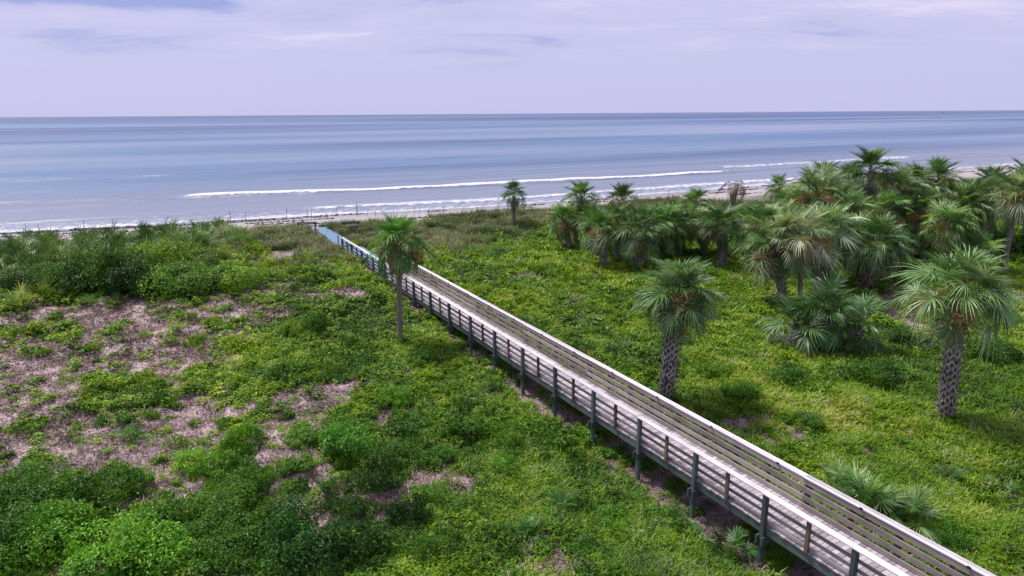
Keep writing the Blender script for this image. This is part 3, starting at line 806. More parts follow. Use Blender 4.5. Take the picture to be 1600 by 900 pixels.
# a withered palm leaning on the dune
base = at(1143, 326); root = empty('fan_palm', base); tag(root, 'withered palm with brown drooping fronds on the dune crest', 'palm tree', 'sabal palms')
mb = MB(); mb.tube([(0, 0, -0.2), (0.1, 0, 1.2), (0.4, 0, 2.5)], [0.24, 0.34, 0.26], 10); link('trunk', mb.mesh('trunk', [M_TRUNK], True), root)
for k in range(7):
    o = link('dead_frond', FR_DEAD[k % 2], root)
    o.matrix_local = Matrix.Translation((0.4, 0, 2.5)) @ Matrix.Rotation(k*0.9, 4, 'Z') @ Matrix.Rotation(RAD(rng.uniform(-45, 25)), 4, 'Y') @ Matrix.Scale(rng.uniform(0.9, 1.25), 4)

def clump(px, py, size, label, n=14, name='palmetto', cat='palmetto', group='low palmettos', tint=(1, 1, 1), seed=0, saw=False, lo=8, loc=None, dead=1):
    r_ = random.Random(seed*31+3)
    base = loc if loc is not None else at(px, py)
    root = empty(name, base); tag(root, label, cat, group)
    for i in range(n):
        q = (i+0.5)/n
        el = RAD(82 - (82-lo)*q + r_.uniform(-9, 9)); az = i*2.39996 + r_.uniform(-0.4, 0.4)
        pool = FR_SAW if saw else (FR_UP if q < 0.5 else FR_MID)
        o = link('frond', pool[r_.randrange(3)], root)
        k = 1.37 if saw else 2.05
        o.matrix_local = Matrix.Translation((r_.uniform(-.1, .1)*size, r_.uniform(-.1, .1)*size, 0)) @ Matrix.Rotation(az, 4, 'Z') @ Matrix.Rotation(-el, 4, 'Y') @ Matrix.Rotation(r_.uniform(-.5, .5), 4, 'X') @ Matrix.Scale(size/k*r_.uniform(0.8, 1.1), 4)
        t_ = r_.uniform(0.75, 1.3); o.color = (tint[0]*t_, tint[1]*t_, tint[2]*t_, 1)
    for i in range(dead):
        o = link('dead_frond', FR_DEAD[i % 2], root)
        o.matrix_local = Matrix.Translation((0, 0, 0.25)) @ Matrix.Rotation(r_.uniform(0, 6.3), 4, 'Z') @ Matrix.Rotation(RAD(-5), 4, 'Y') @ Matrix.Scale(size/2.1, 4)
    return root
palm(1240, 548, 1243, 508, 1.9, 'left palm of the big low palm clump below the three-trunk group', 18, 0.2, 'joined', 'low palms in the field', 3, 0, (0.55, 0.7, 0.6), 61, lowmax=-30)
palm(1292, 548, 1290, 488, 2.1, 'tallest middle palm of the big low palm clump in the field', 22, 0.2, 'joined', 'low palms in the field', 3, 0, (0.45, 0.72, 0.48), 62, lowmax=-30)
palm(1330, 553, 1340, 508, 2.0, 'right palm of the big low palm clump in the field', 18, 0.2, 'joined', 'low palms in the field', 3, 0, (0.5, 0.68, 0.55), 63, lowmax=-30)
palm(1262, 440, 1262, 400, 2.0, 'low dark palm behind the three-trunk group, filling its gaps', 16, 0.2, 'joined', 'low palms in the field', 3, 0, (0.65, 0.85, 0.6), 64)
palm(1395, 425, 1395, 388, 2.0, 'low shaded palm right of the leaning booted palm', 16, 0.2, 'joined', 'low palms in the field', 3, 0, (0.6, 0.8, 0.55), 65)
palm(1545, 440, 1530, 400, 2.0, 'low palm under the smooth leaning trunk', 14, 0.2, 'joined', 'low palms in the field', 3, 0, (0.7, 0.95, 0.6), 66)
clump(1340, 800, 1.55, 'large palmetto with a frond lying over the near right railing cap', 16, tint=(0.7, 1.0, 0.55), seed=71)
clump(1412, 822, 1.45, 'large palmetto behind the railing, right of the one touching the cap', 15, tint=(0.7, 0.95, 0.6), seed=72, dead=2)
clump(1300, 765, 1.0, 'small palmetto left of the large ones behind the near railing', 9, tint=(0.75, 1.0, 0.55), seed=73)
clump(1485, 755, 0.75, 'small palmetto alone in the grass with a dead pale leaf', 7, tint=(0.7, 0.95, 0.6), seed=74)
clump(1568, 775, 0.7, 'tiny two-leaved palmetto in the grass at the far right', 3, tint=(0.7, 0.95, 0.6), seed=75, lo=35, dead=0)
clump(1140, 868, 0.95, 'palmetto by the boardwalk posts at the bottom of the view', 11, tint=(0.65, 1.0, 0.6), seed=76)
clump(1060, 825, 0.8, 'palmetto in the weeds left of the posts, with pale dead leaf', 8, tint=(0.6, 1.0, 0.5), seed=77)
clump(880, 800, 0.85, 'upright narrow palmetto in the tall weeds left of the boardwalk', 5, tint=(0.65, 1.05, 0.5), seed=78, lo=50, dead=0)
clump(826, 838, 0.7, 'small palmetto in the weeds at bottom centre', 6, tint=(0.65, 1.05, 0.5), seed=79, dead=0, lo=30)
clump(208, 690, 0.75, 'small spiky palmetto among ground vines on the left sand', 11, tint=(0.65, 1.05, 0.6), seed=80, saw=True)
clump(303, 505, 0.75, 'small spiky palmetto just below the left thicket', 8, tint=(0.9, 1.05, 0.6), seed=81, saw=True)
clump(35, 482, 1.5, 'yellowish palmetto at the left edge below the thicket', 14, tint=(1.25, 1.2, 0.6), seed=82, saw=True, dead=0)
clump(75, 468, 1.4, 'yellow-green palmetto left of the bushes in the left thicket', 12, tint=(1.3, 1.2, 0.6), seed=83, saw=True, dead=0)
clump(140, 482, 1.1, 'low palmetto at the foot of the left bushes', 10, tint=(0.9, 1.05, 0.6), seed=84, saw=True)
clump(185, 478, 0.9, 'pale palmetto with dead leaves at the foot of the bushes', 8, tint=(1.3, 1.15, 0.7), seed=85, saw=True, dead=3)
clump(305, 165+370, 0.5, 'tiny palmetto tuft on open sand below the left thicket', 5, tint=(0.7, 1.0, 0.6), seed=86, saw=True, dead=0)
clump(945, 525, 0.9, 'palmetto standing alone in the grass beyond the far railing', 8, tint=(0.7, 1.0, 0.6), seed=87, dead=0)
# saw palmetto thicket along the dune left of the walk
r_ = random.Random(5); k = 0
for row in range(7):
    t = -40.0
    while t < 6.5:
        s = 51.5 + row*1.9 + r_.uniform(-0.6, 0.6) + 0.05*t
        tt = t + r_.uniform(-0.6, 0.6); t += 2.0
        x, y = st2xy(s, tt)
        px = 800 + F_PX*x/(y*math.cos(PITCH)+10*math.sin(PITCH))
        if px < -60: continue
        if row == 0 and tt > 2: continue
        z = ground_z(x, y)
        gl = r_.random() < 0.28
        clump(0, 0, r_.uniform(1.6, 2.05), 'saw palmetto in the dense thicket along the dune left of the boardwalk', 15, 'saw_palmetto', 'palmetto', 'saw palmetto thicket on the left dune',
              (1.2, 1.25, 1.35) if gl else (0.45+r_.random()*0.25, 0.75, 0.38), 200+k, True, 5, Vector((x, y, z-0.05)), 1 if k % 4 == 0 else 0)
        k += 1

# ------------------------------------------------------------------ shrubs
def shrub_mesh(seed, nleaf, leaf=0.075, flat=0.75, lumps=9, top=0.0, lr=1.0):
    r_ = random.Random(seed); mb = MB(); cs = []
    for k in range(lumps):
        a = r_.uniform(0, 6.28); q = math.sqrt(r_.random())*0.72
        rr_ = r_.uniform(0.20, 0.40)*(1.1 - 0.35*q)*(9.0/lumps)**0.25*lr
        cs.append((Vector((q*math.cos(a), q*math.sin(a), flat*(0.22 + 0.75*r_.random()*(1-q*0.75)))), rr_))
    cs.append((Vector((0, 0, flat*0.42)), 0.40))
    n = 0; tries = 0
    while n < nleaf and tries < nleaf*6:
        tries += 1
        c, rr_ = cs[r_.randrange(len(cs))]
        d = Vector((r_.gauss(0, 1), r_.gauss(0, 1), r_.gauss(0.25, 1))).normalized()
        rad = rr_*r_.uniform(0.78, 1.08)*(0.75 if r_.random() < 0.2 else 1)
        p = c + Vector((d.x*rad, d.y*rad, d.z*rad*0.9))
        if p.z < 0.02: continue
        if any((p-c2).length < r2*0.56 for c2, r2 in cs): continue
        nn = (d + Vector((0, 0, 0.55 - top)) + Vector((r_.gauss(0, .5), r_.gauss(0, .5), r_.gauss(0, .5))))
        leaf_quad(mb, p, nn, leaf*r_.uniform(0.7, 1.6), leaf*r_.uniform(0.4, 0.65)*(0.6 if top else 1), r_)
        n += 1
    for k in range(int(lumps*4)):                  # young shoots standing out of the outline
        c, rr_ = cs[r_.randrange(len(cs))]
        d = Vector((r_.gauss(0, .7), r_.gauss(0, .7), r_.uniform(0.4, 1.2))).normalized()
        ln = r_.uniform(0.10, 0.28)
        for j in range(8):
            p = c + d*(rr_ + ln*j/7.0) + Vector((r_.gauss(0, .02), r_.gauss(0, .02), r_.gauss(0, .02)))
            leaf_quad(mb, p, (r_.gauss(0, 1), r_.gauss(0, 1), 0.8), leaf*r_.uniform(0.7, 1.3), leaf*0.42, r_)
    return mb.mesh('foliage', [M_SHRUB])
SH = [shrub_mesh(100+k, 2300, 0.080, 0.9, 13) for k in range(5)]
SHS = [shrub_mesh(160+k, 620, 0.17, 0.85, 6) for k in range(4)] + [shrub_mesh(170+k, 700, 0.17, 0.9, 7, 0.7) for k in range(2)]
SHF = [shrub_mesh(120+k, 2800, 0.095, 0.9, 14, 0.6) for k in range(4)]
SHL = [shrub_mesh(140+k, 5600, 0.062, 0.80, 13, 0.0, 1.3) for k in range(3)]
def stem_mesh(seed):
    r_ = random.Random(seed); mb = MB()
    for k in range(7):
        a = k*0.9 + r_.uniform(-.3, .3); q = r_.uniform(0.25, 0.6)
        mb.tube([(0.04*math.cos(a), 0.04*math.sin(a), -0.1), (q*0.5*math.cos(a), q*0.5*math.sin(a), 0.2), (q*math.cos(a+.3), q*math.sin(a+.3), 0.5)], [0.03, 0.02, 0.008], 5)
    return mb.mesh('stem', [M_STEM])
STEM = [stem_mesh(k) for k in range(3)]
nsh = [0]
def shrub(px, py, wpx, label, kind='r', tint=(1, 1, 1), hk=1.0, group=None):
    """shrub whose foot is seen at px, py and that is wpx wide in the photograph"""
    base = at(px, py); k = nsh[0]; nsh[0] += 1; r_ = random.Random(k*7+1)
    sl = (base - Vector((0, 0, CAMZ))).length
    sc = wpx*sl/F_PX/2*1.1; hk *= 0.95 if kind == 'l' else 1.2
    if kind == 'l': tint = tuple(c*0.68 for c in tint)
    elif wpx >= 110: kind = 'l'
    root = empty('shrub', base, r_.uniform(0, 6.28)); tag(root, label, 'shrub', group)
    pool = {'r': SH, 'f': SHF, 'l': SHL}[kind]
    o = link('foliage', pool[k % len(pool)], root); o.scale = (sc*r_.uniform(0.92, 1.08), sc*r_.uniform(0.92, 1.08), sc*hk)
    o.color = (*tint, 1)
    s_ = link('stem', STEM[k % 3], root); s_.scale = (sc*0.6, sc*0.6, sc*hk*0.6)
    return root
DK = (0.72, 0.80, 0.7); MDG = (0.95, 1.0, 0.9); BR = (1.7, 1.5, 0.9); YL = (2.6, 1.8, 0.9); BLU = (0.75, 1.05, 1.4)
for a in (
    # the tall thicket on the left
    (52, 448, 74, 'dark rounded bush at the left end of the thicket', 'l', DK, 0.95), (112, 462, 92, 'dark bush with bare stems showing, second from left in the thicket', 'l', (0.75,0.85,0.7), 1.15),
    (185, 455, 110, 'tall dark bush in the middle of the left thicket', 'l', (0.85,0.95,0.7), 1.25), (228, 462, 104, 'dark bush with hollow shaded base in the left thicket', 'l', (0.8,0.9,0.7), 1.15),
    (285, 462, 120, 'bright-topped dome bush at the front right of the left thicket', 'l', (1.8,1.7,0.8), 0.95), (345, 455, 100, 'rounded yellow-green bush closing the left thicket at its right end', 'l', (2.0,1.75,0.8), 0.95),
    (262, 425, 100, 'yellowish crown at the back of the left thicket', 'l', (2.3,1.8,0.8), 1.0), (318, 420, 80, 'greyish twiggy bush at the back of the left thicket', 'l', (1.2,1.0,1.0), 0.9),
    # along the walk and the middle of the left field
    (664, 574, 62, 'dark glossy shrub right of the slender palm trunk base', 'r', DK, 0.85), (725, 400, 56, 'left shrub of the low dark patch right of the slender palm crown', 'l', MDG, 0.6),
    (775, 403, 70, 'right shrub of the low dark patch right of the slender palm crown', 'l', MDG, 0.6), (847, 428, 34, 'small bright round shrub in front of the left palm group', 'f', BR, 0.8),
    (498, 520, 54, 'loose green shrub in the middle of the left field', 'f', MDG, 0.9), (458, 524, 42, 'yellow leafy shrub in the middle of the left field', 'r', YL, 0.9),
    (620, 632, 62, 'bright feathery shrub between the slender palm and the near sand path', 'f', (1.2,1.3,0.8), 0.75), (540, 715, 100, 'largest dark leafy shrub on the left sand', 'r', BLU, 0.9),
    (382, 703, 62, 'bright green upright shrub left of the largest dark shrub', 'f', (1.35,1.4,0.8), 1.0), (462, 740, 64, 'round shrub with pale dry tips on the sand below the largest shrub', 'r', (1.2,1.1,0.8), 0.75),
    (475, 697, 56, 'low shrub touching the left side of the largest dark shrub', 'r', MDG, 0.7), (590, 762, 96, 'broad dark shrub right of the forked sand path', 'f', DK, 0.8),
    (622, 725, 70, 'dark shrub just above the broad one right of the sand path', 'r', (0.8,0.9,0.8), 0.75), (548, 806, 60, 'dark shrub in the fork of the two sand paths', 'f', (0.8,0.9,0.75), 0.8),
    (525, 772, 48, 'shrub on the right edge of the left sand path', 'f', DK, 0.85), (690, 725, 56, 'neat rounded shrub near the right sand patch', 'r', MDG, 0.8),
    (680, 782, 54, 'bright round shrub with white flowers below the right sand patch', 'r', (1.3,1.4,0.9), 0.95), (640, 818, 72, 'dark spiky shrub under the right sand path', 'f', DK, 1.0),
    (790, 742, 58, 'bright round shrub between the right sand patch and the boardwalk', 'r', (1.2,1.3,0.9), 0.85), (795, 702, 56, 'dark bush close to the boardwalk, above the bright round one', 'f', MDG, 0.9),
    (720, 790, 50, 'small leafy shrub right of the one with white flowers', 'r', MDG, 0.7), (660, 690, 40, 'small dark shrub at the right of the upper sand patch', 'r', DK, 0.7),
    # the dense bank at the bottom left
    (55, 880, 130, 'large pale green leafy shrub in the bottom left corner', 'r', (1.15,1.3,0.9), 0.9), (215, 890, 150, 'large bright bush at the bottom, right of the corner shrub', 'r', (1.3,1.45,1.0), 0.85),
    (470, 885, 140, 'large bluish dark bush at the bottom of the view', 'r', BLU, 1.05), (345, 868, 110, 'dark low bush between the two large ones at the bottom', 'f', DK, 0.8),
    (355, 815, 110, 'dark bushy mound in the middle of the bottom left bank', 'f', (0.75,0.85,0.65), 0.85), (265, 830, 90, 'dark shrub left of the middle mound in the bottom left bank', 'f', DK, 0.8),
    (165, 785, 100, 'mid green shrub at the upper edge of the bottom left bank', 'f', MDG, 0.8), (65, 795, 110, 'dense shrub at the left edge above the corner shrub', 'f', MDG, 0.85),
    (30, 770, 70, 'bright feathery shrub at the left edge on the sand', 'f', (1.3,1.4,0.8), 0.8), (120, 838, 80, 'dark shrub just right of the corner shrub', 'f', DK, 0.85),
    (340, 745, 80, 'shrub at the upper left of the left sand path', 'f', (0.9,1.0,0.7), 0.75), (300, 735, 66, 'bright leafy shrub beside the upper left sand', 'r', (1.35,1.4,0.8), 0.75),
    (395, 770, 70, 'dark green shrub left of the sand path', 'f', (0.8,0.95,0.7), 0.85), (430, 830, 84, 'dark mound at the lower end of the left sand path', 'f', DK, 0.9),
    (575, 880, 100, 'weedy dark shrub right of the bluish bush at the bottom', 'f', (0.8,0.9,0.6), 0.75), (690, 868, 80, 'green weedy shrub in the tall weeds at bottom centre', 'f', (1.0,1.0,0.6), 0.75),
    (215, 765, 56, 'small round shrub at the upper edge of the bottom bank', 'r', MDG, 0.75), (780, 845, 50, 'green leafy weed clump at bottom centre right', 'r', (1.3,1.4,0.8), 0.8),
    (965, 820, 60, 'bright leafy weed clump left of the boardwalk posts', 'r', (1.4,1.5,0.8), 0.8), (915, 868, 70, 'leafy weed clump at the bottom near the boardwalk', 'r', (1.25,1.35,0.8), 0.7),
    # right of the walk
    (1160, 625, 66, 'dark rounded shrub in the grass right of the stout booted palm', 'r', DK, 0.75), (1115, 595, 62, 'green shrub directly right of the stout booted palm trunk', 'f', MDG, 0.7),
    (1265, 665, 46, 'small dark shrub on the thin grass below the trunkless clump', 'r', DK, 0.75), (1230, 600, 70, 'shrub at the left foot of the trunkless palm clump', 'f', (0.7,0.85,0.6), 0.7),
    (1360, 600, 80, 'dark shrub at the right foot of the trunkless palm clump', 'f', DK, 0.7), (1420, 545, 66, 'green shrub between the trunkless clump and the tall booted palm', 'f', MDG, 0.65),
    (1545, 570, 80, 'dark shrub right of the tall booted palm trunk', 'f', DK, 0.7), (1560, 510, 60, 'green shrub above the dark one at the right edge', 'f', MDG, 0.7),
    (1480, 850, 66, 'dark grassy shrub behind the railing at the bottom right', 'f', (0.7,0.95,0.5), 0.7), (975, 590, 46, 'shrub left of the stout booted palm behind the railing', 'f', MDG, 0.7),
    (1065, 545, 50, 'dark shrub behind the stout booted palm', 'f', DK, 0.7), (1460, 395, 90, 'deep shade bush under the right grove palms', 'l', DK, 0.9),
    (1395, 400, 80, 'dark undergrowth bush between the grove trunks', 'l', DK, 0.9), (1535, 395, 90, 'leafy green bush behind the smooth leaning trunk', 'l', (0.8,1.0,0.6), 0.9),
    (1595, 400, 70, 'green bush at the right edge beside the leaning trunk', 'l', (0.9,1.1,0.6), 0.9), (1170, 400, 50, 'bush left of the dense grove', 'l', MDG, 0.8),
    (553, 388, 22, 'golden green bush growing against the blue mat', 'f', (2.2,1.7,0.7), 0.9), (1060, 395, 50, 'dark bush between the two palm groups', 'l', DK, 0.7),
    (715, 435, 26, 'tiny bright shrub right of the far railing', 'f', (1.4,1.4,0.8), 0.7)):
    shrub(*a)

# ------------------------------------------------------------------ ground cover (nobody could count it)
def proto_vine(seed):
    """a small dome of leaves, dense on top and open beneath"""
    r_ = random.Random(seed); mb = MB()
    bumps = [(r_.uniform(-.2, .2), r_.uniform(-.2, .2), r_.uniform(.12, .22), r_.uniform(.12, .30)) for _ in range(4)]
    lf = (1.0, 0.62, 1.25)[seed % 3]
    for k in range(int(64/lf**1.4)):
        bx_, by_, br, bh = bumps[r_.randrange(4)]
        a = r_.uniform(0, 6.28); q = math.sqrt(r_.random())
        p = Vector((bx_ + br*q*math.cos(a), by_ + br*q*math.sin(a), 0.03 + bh*math.sqrt(max(0, 1-q*q*0.95))*r_.uniform(.8, 1.05)))
        leaf_quad(mb, p, (q*math.cos(a)*.7 + r_.gauss(0, .4), q*math.sin(a)*.7 + r_.gauss(0, .4), 1), lf*r_.uniform(0.07, 0.15), lf*r_.uniform(0.05, 0.09), r_)
    return mb.mesh('vine_clump', [M_VINE])
def proto_grass(seed, mat, n=46, h=0.42, w=0.011, spread=0.26):
    r_ = random.Random(seed); mb = MB()
    for k in range(n):
        a = r_.uniform(0, 6.28); q = math.sqrt(r_.random())*spread
        b = Vector((q*math.cos(a), q*math.sin(a), -0.02)); hh = h*r_.uniform(0.5, 1.1)
        d = r_.uniform(0, 6.28); ln = hh*r_.uniform(0.2, 0.9); dv_ = Vector((math.cos(d), math.sin(d), 0)); sd = Vector((-math.sin(d), math.cos(d), 0))
        p1 = b + dv_*ln*0.3 + Vector((0, 0, hh*0.65)); p2 = b + dv_*ln + Vector((0, 0, hh*r_.uniform(0.6, 1.0)))
        k0 = len(mb.v); mb.v += [tuple(b-sd*w), tuple(b+sd*w), tuple(p1+sd*w), tuple(p1-sd*w), tuple(p2)]
        mb.f += [(k0, k0+1, k0+2, k0+3), (k0+3, k0+2, k0+4)]; mb.m += [0, 0]
    return mb.mesh('grass_tuft', [mat])
def proto_litter(seed):
    r_ = random.Random(seed); mb = MB()
    for k in range(34):
        p = Vector((r_.gauss(0, .22), r_.gauss(0, .22), r_.uniform(0.0, 0.05)))
        leaf_quad(mb, p, (r_.gauss(0, .5), r_.gauss(0, .5), 1), r_.uniform(0.06, 0.22), r_.uniform(0.012, 0.045), r_)
    return mb.mesh('dry_litter', [M_DRY])
def scatter(name, label, cat, protos, pts):
    """one object of many instances: points carry scale, turn and tilt"""
    pc = bpy.data.collections.new(name + '_kinds')
    for k, me in enumerate(protos):
        pc.objects.link(bpy.data.objects.new('%s_kind_%02d' % (name, k), me))
    me = bpy.data.meshes.new(name); n = len(pts)
    me.vertices.add(n); me.vertices.foreach_set('co', np.array([p[:3] for p in pts], dtype=np.float32).ravel())
    a = me.attributes.new('scl', 'FLOAT_VECTOR', 'POINT'); a.data.foreach_set('vector', np.array([p[3] for p in pts], dtype=np.float32).ravel())
    a = me.attributes.new('rot', 'FLOAT_VECTOR', 'POINT'); a.data.foreach_set('vector', np.array([p[4] for p in pts], dtype=np.float32).ravel())
    a = me.attributes.new('idx', 'INT', 'POINT'); a.data.foreach_set('value', np.array([p[5] for p in pts], dtype=np.int32))
    o = link(name, me)
    g = bpy.data.node_groups.new(name, 'GeometryNodeTree')
    g.interface.new_socket('Geometry', in_out='INPUT', socket_type='NodeSocketGeometry')
    g.interface.new_socket('Geometry', in_out='OUTPUT', socket_type='NodeSocketGeometry')
    gi = g.nodes.new('NodeGroupInput'); go = g.nodes.new('NodeGroupOutput')
    ci = g.nodes.new('GeometryNodeCollectionInfo'); ci.inputs['Collection'].default_value = pc
    ci.inputs['Separate Children'].default_value = True; ci.inputs['Reset Children'].default_value = True
    ip = g.nodes.new('GeometryNodeInstanceOnPoints'); ip.inputs['Pick Instance'].default_value = True
    def attr(nm, dt):
        q = g.nodes.new('GeometryNodeInputNamedAttribute'); q.data_type = dt; q.inputs['Name'].default_value = nm
        return [s for s in q.outputs if s.name == 'Attribute' and s.enabled][0] if any(s.enabled for s in q.outputs) else q.outputs[0]
    L(g, gi.outputs[0], ip.inputs['Points']); L(g, ci.outputs[0], ip.inputs['Instance'])
    L(g, attr('idx', 'INT'), ip.inputs['Instance Index']); L(g, attr('scl', 'FLOAT_VECTOR'), ip.inputs['Scale'])
    er = g.nodes.new('FunctionNodeEulerToRotation'); L(g, attr('rot', 'FLOAT_VECTOR'), er.inputs[0]); L(g, er.outputs[0], ip.inputs['Rotation'])
    L(g, ip.outputs[0], go.inputs[0])
    md = o.modifiers.new('scatter', 'NODES'); md.node_group = g
    tag(o, label, cat, kind='stuff')
    return o
P_V = [proto_vine(k) for k in range(6)]
P_G = [proto_grass(10+k, M_GRASS, 40, 0.42, 0.015) for k in range(3)] + [proto_grass(15, M_DRY, 22, 0.40, 0.010)]
P_D = [proto_grass(20+k, M_DUNE, 44, 0.62, 0.010, 0.30) for k in range(3)]
P_L = [proto_litter(k) for k in range(3)]
vine, grass, dune, lit, lowsh = [], [], [], [], []
r_ = random.Random(99)
def in_walk(t): return BW_T0-0.12 < t < BW_T1+0.12
NS = 98000
for k in range(NS):
    az = r_.uniform(-RAD(43), RAD(43)); q = r_.random()
    d = 10.5 * (80/10.5)**(q**0.95)
    x, y = d*math.sin(az), d*math.cos(az)
    if y < 9: continue
    s, t = xy2st(x, y)
    if s > 70 or in_walk(t): 
        if not (in_walk(t) and s < 40): continue
    under = in_walk(t)
    sd = sandness(x, y)
    big = min(1.7, max(0.8, d/26))
    z = ground_z(x, y); rz = r_.uniform(0, 6.28)
    rot = (r_.gauss(0, .12), r_.gauss(0, .12), rz)
    sv = r_.random()
    if sd > 0.35 + 0.25*sv:
        if s < 62 and r_.random() < 0.35: lit.append((x, y, z, (big*r_.uniform(.6, 1.2),)*3, rot, r_.randrange(3)))
        if r_.random() > 0.06 or s > 62: continue
    if under and (s > 34 or r_.random() < 0.4): continue
    if under: big *= 0.6
    # dune crest: pale grasses and sea oats
    dk = sst(43, 50, s + 5*nz(x, y, 0.1, 3.0)) if t > 7.5 else sst(47, 56, s)*0.9 if t > 4 else sst(62, 66, s)
    if r_.random() < dk:
        if sea_s(s, t) < 63 + 4*nz(x, y, 0.2, 1.0) and nz(x, y, 0.5, 40.0) > -0.22:
            sc = big*r_.uniform(.4, .8)*(1+0.5*nz(x, y, 0.3, 17.0)); dune.append((x, y, z, (sc, sc, sc*r_.uniform(.8, 1.25)), rot, r_.randrange(3)))
        continue
    gk = 0.04
    if t > BW_T1: gk = 0.14 + 0.85*(1-sst(12, 24, s)) * sst(15, 20, t) 
    elif t > 6: gk = 0.06 + 0.55*(1-sst(13, 24, s - 0.2*t))*sst(6, 10, t)
    gk += 0.35*nz(x, y, 0.16, 12.0)
    mow = sst(24.5, 27, t) * (1-sst(0, 6.5, s))
    if r_.random() < gk:
        sc = big*r_.uniform(.6, 1.15)*(1-0.6*mow)
        grass.append((x, y, z, (sc*1.15, sc*1.15, sc), rot, 3 if r_.random() < 0.05 + 0.25*max(0, nz(x, y, 0.3, 60.0)) else r_.randrange(3)))
    else:
        sc = big*r_.uniform(.6, 1.15)*(1-0.6*mow)
        h = 0.7 + 1.2*max(0, nz(x, y, 0.45, 20.0)) + 0.9*nz(x, y, 1.2, 30.0)
        vine.append((x, y, z, (sc, sc, sc*max(.5, h)), rot, r_.randrange(6)))
        if sv > (0.82 if (t < 9 and d < 30) else 0.90) and s < 48 and mow < 0.2:
            q2 = r_.uniform(0.22, 0.55)*(0.75 + 0.9*max(0, nz(x, y, 0.2, 50.0)))
            lowsh.append((x, y, z-0.03, (q2, q2, q2*r_.uniform(.7, 1.1)), (0, 0, rz), r_.randrange(6)))
print('scatter', len(vine), len(grass), len(dune), len(lit), len(lowsh))
scatter('ground_vines', 'dense low green vines and leafy weeds covering the dune field', 'ground cover', P_V, vine)
scatter('field_grass', 'yellow-green grass and weeds growing through the dune field', 'grass', P_G, grass)
scatter('dune_grass', 'pale olive sea oats and grasses along the dune crest', 'dune grass', P_D, dune)
scatter('dry_leaf_litter', 'dry pinkish twigs and leaf litter on the bare sand', 'litter', P_L, lit)
scatter('low_scrub', 'small scrub seedlings scattered through the ground vines', 'scrub', SHS, lowsh)

# ------------------------------------------------------------------ beach: wrack lines, thin stakes, boat
M_WRACK = plain_mat('seaweed_wrack', (0.03, 0.026, 0.026), 0.9, 0.5, 3.0)
r_ = random.Random(4); mb = MB()
for s0, t0, t1, dens in ((79.0, -60, 170, 0.8), (81.5, -60, 140, 0.6), (76.5, -20, 170, 0.6), (84.5, -70, 60, 0.55), (73.5, -10, 120, 0.5), (86.0, -30, 170, 0.3)):
    t = t0
    while t < t1:
        ln = r_.uniform(2.0, 10.0)
        if r_.random() < dens:
            n = int(ln/0.25); wd = r_.uniform(0.3, 0.9); ph = r_.uniform(0, 9)
            for j in range(n):
                tt = t + j*0.25; s = s0 - (88 - interp(tt, SHORE)) + 0.9*nz(tt, s0, 0.1) + 0.12*math.sin(tt*1.3+ph) + r_.uniform(-.12, .12)
                x, y = st2xy(s, tt); z = ground_z(x, y)
                w = wd*math.sin(math.pi*(j+0.5)/n)*r_.uniform(.5, 1.2); h = 0.06 + 0.20*r_.random()
                ux, uy = math.cos(AZ), math.sin(AZ); vx, vy = -math.sin(AZ), math.cos(AZ)
                k0 = len(mb.v)
                for a, b, zz in ((-.2, 0, 0), (0, -w, 0), (.2, 0, 0), (0, w, 0), (r_.uniform(-.1, .1), 0, h)):
                    mb.v.append((x+ux*a+vx*b, y+uy*a+vy*b, z+zz-0.01))
                mb.f += [(k0, k0+1, k0+4), (k0+1, k0+2, k0+4), (k0+2, k0+3, k0+4), (k0+3, k0, k0+4)]; mb.m += [0]*4
        t += ln + r_.uniform(0, 3)
o = link('seaweed_wrack', mb.mesh('seaweed_wrack', [M_WRACK])); tag(o, 'dark broken lines of seaweed wrack washed up along the beach', 'seaweed', kind='stuff')
M_STAKE = plain_mat('stake_wood', (0.10, 0.085, 0.08), 0.9)
r_ = random.Random(8)
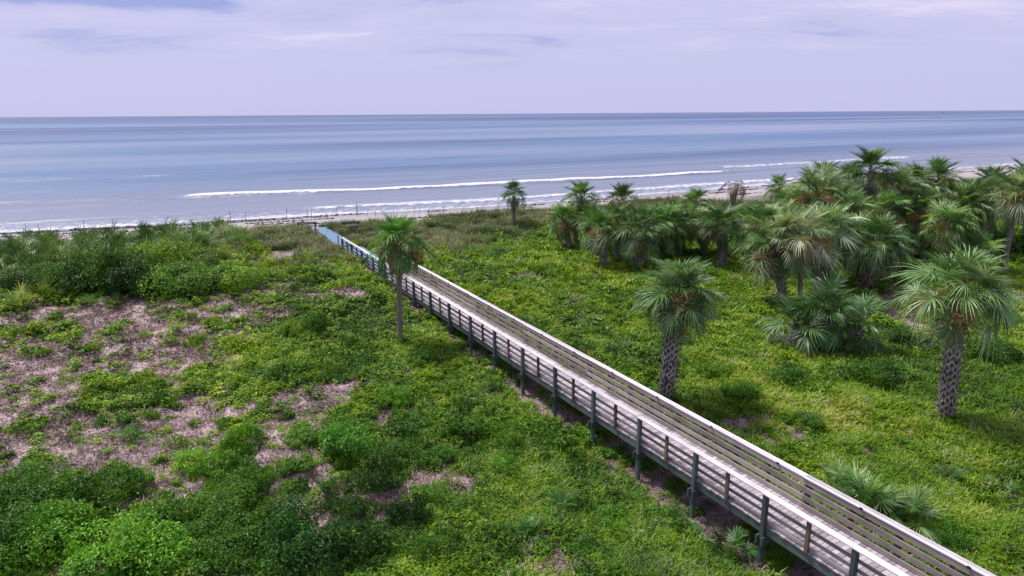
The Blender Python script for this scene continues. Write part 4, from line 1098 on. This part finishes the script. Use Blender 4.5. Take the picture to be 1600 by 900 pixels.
for px, py, h, lean in ((40,362,1.4,.1),(62,360,1.2,-.1),(130,352,1.3,.15),(175,350,1.2,.1),(360,338,1.5,.0),(383,340,1.2,.05),(447,334,1.5,.1),(481,336,1.3,-.08),(486,336,1.2,.1),(524,332,1.2,.25),
                        (556,334,2.2,.1),(560,334,1.5,-.1),(572,334,1.1,.4),(586,334,1.0,.2),(646,334,1.1,.3),(654,334,1.1,.3),(670,334,1.0,.1),(694,334,1.2,-.1),(722,333,1.1,.3),(747,332,1.2,-.15),(753,332,1.0,.1),(779,332,1.5,.0),
                        (1093,299,1.5,.0),(1101,299,1.3,.4),(1045,302,1.1,.1),(1002,304,1.3,.0)):
    h *= 0.85; p = at_z(px, py, -0.4); g = on_ground(p.x, p.y)
    b = link('stake', None)
    COL.objects.unlink(b); bpy.data.objects.remove(b)
    mb = MB(); mb.tube([(0, 0, -0.3), (lean*0.4*h, 0, h*0.5), (lean*h, r_.uniform(-.1, .1), h)], [0.030, 0.026, 0.016], 5)
    if h > 1.25: mb.tube([(lean*0.4*h, 0, h*0.55), (lean*0.4*h + r_.uniform(-.5, .5), 0.1, h*0.8)], [0.03, 0.015], 4)
    o = link('stake', mb.mesh('stake', [M_STAKE])); o.location = g
    tag(o, 'thin dark stake standing on the beach at the edge of the surf', 'stake', 'thin stakes along the beach')
p = at_z(1474, 176.2, SEA_Z)
b = empty('boat', p, RAD(20)); tag(b, 'tiny dark boat far out near the horizon at right', 'boat')
mb = MB(); n = 9; rows = []
for k in range(n):
    q = k/(n-1); w = 1.7*(1-(max(0, q-0.45)/0.55)**2)*0.98+0.02; sheer = 1.3+0.8*q*q
    rows.append([(-6+12*q, -w, sheer), (-6+12*q, -w*0.6, -0.3), (-6+12*q, w*0.6, -0.3), (-6+12*q, w, sheer)])
for a, c in zip(rows[:-1], rows[1:]):
    for q in range(3): mb.quad(a[q], a[q+1], c[q+1], c[q])
    mb.quad(a[3], a[0], c[0], c[3])
mb.quad(*rows[0])
link('hull', mb.mesh('hull', [M_BLACK]), b)
mb = MB(); mb.box(-2.5, 1.5, -1.1, 1.1, 1.55, 3.4); mb.box(-2.9, 1.9, -1.25, 1.25, 3.403, 3.55); link('cabin', mb.mesh('cabin', [M_STAKE]), b)
mb = MB(); mb.tube([(-0.5, 0, 3.55), (-0.5, 0, 6.0)], 0.06, 6); link('mast', mb.mesh('mast', [M_BLACK]), b)
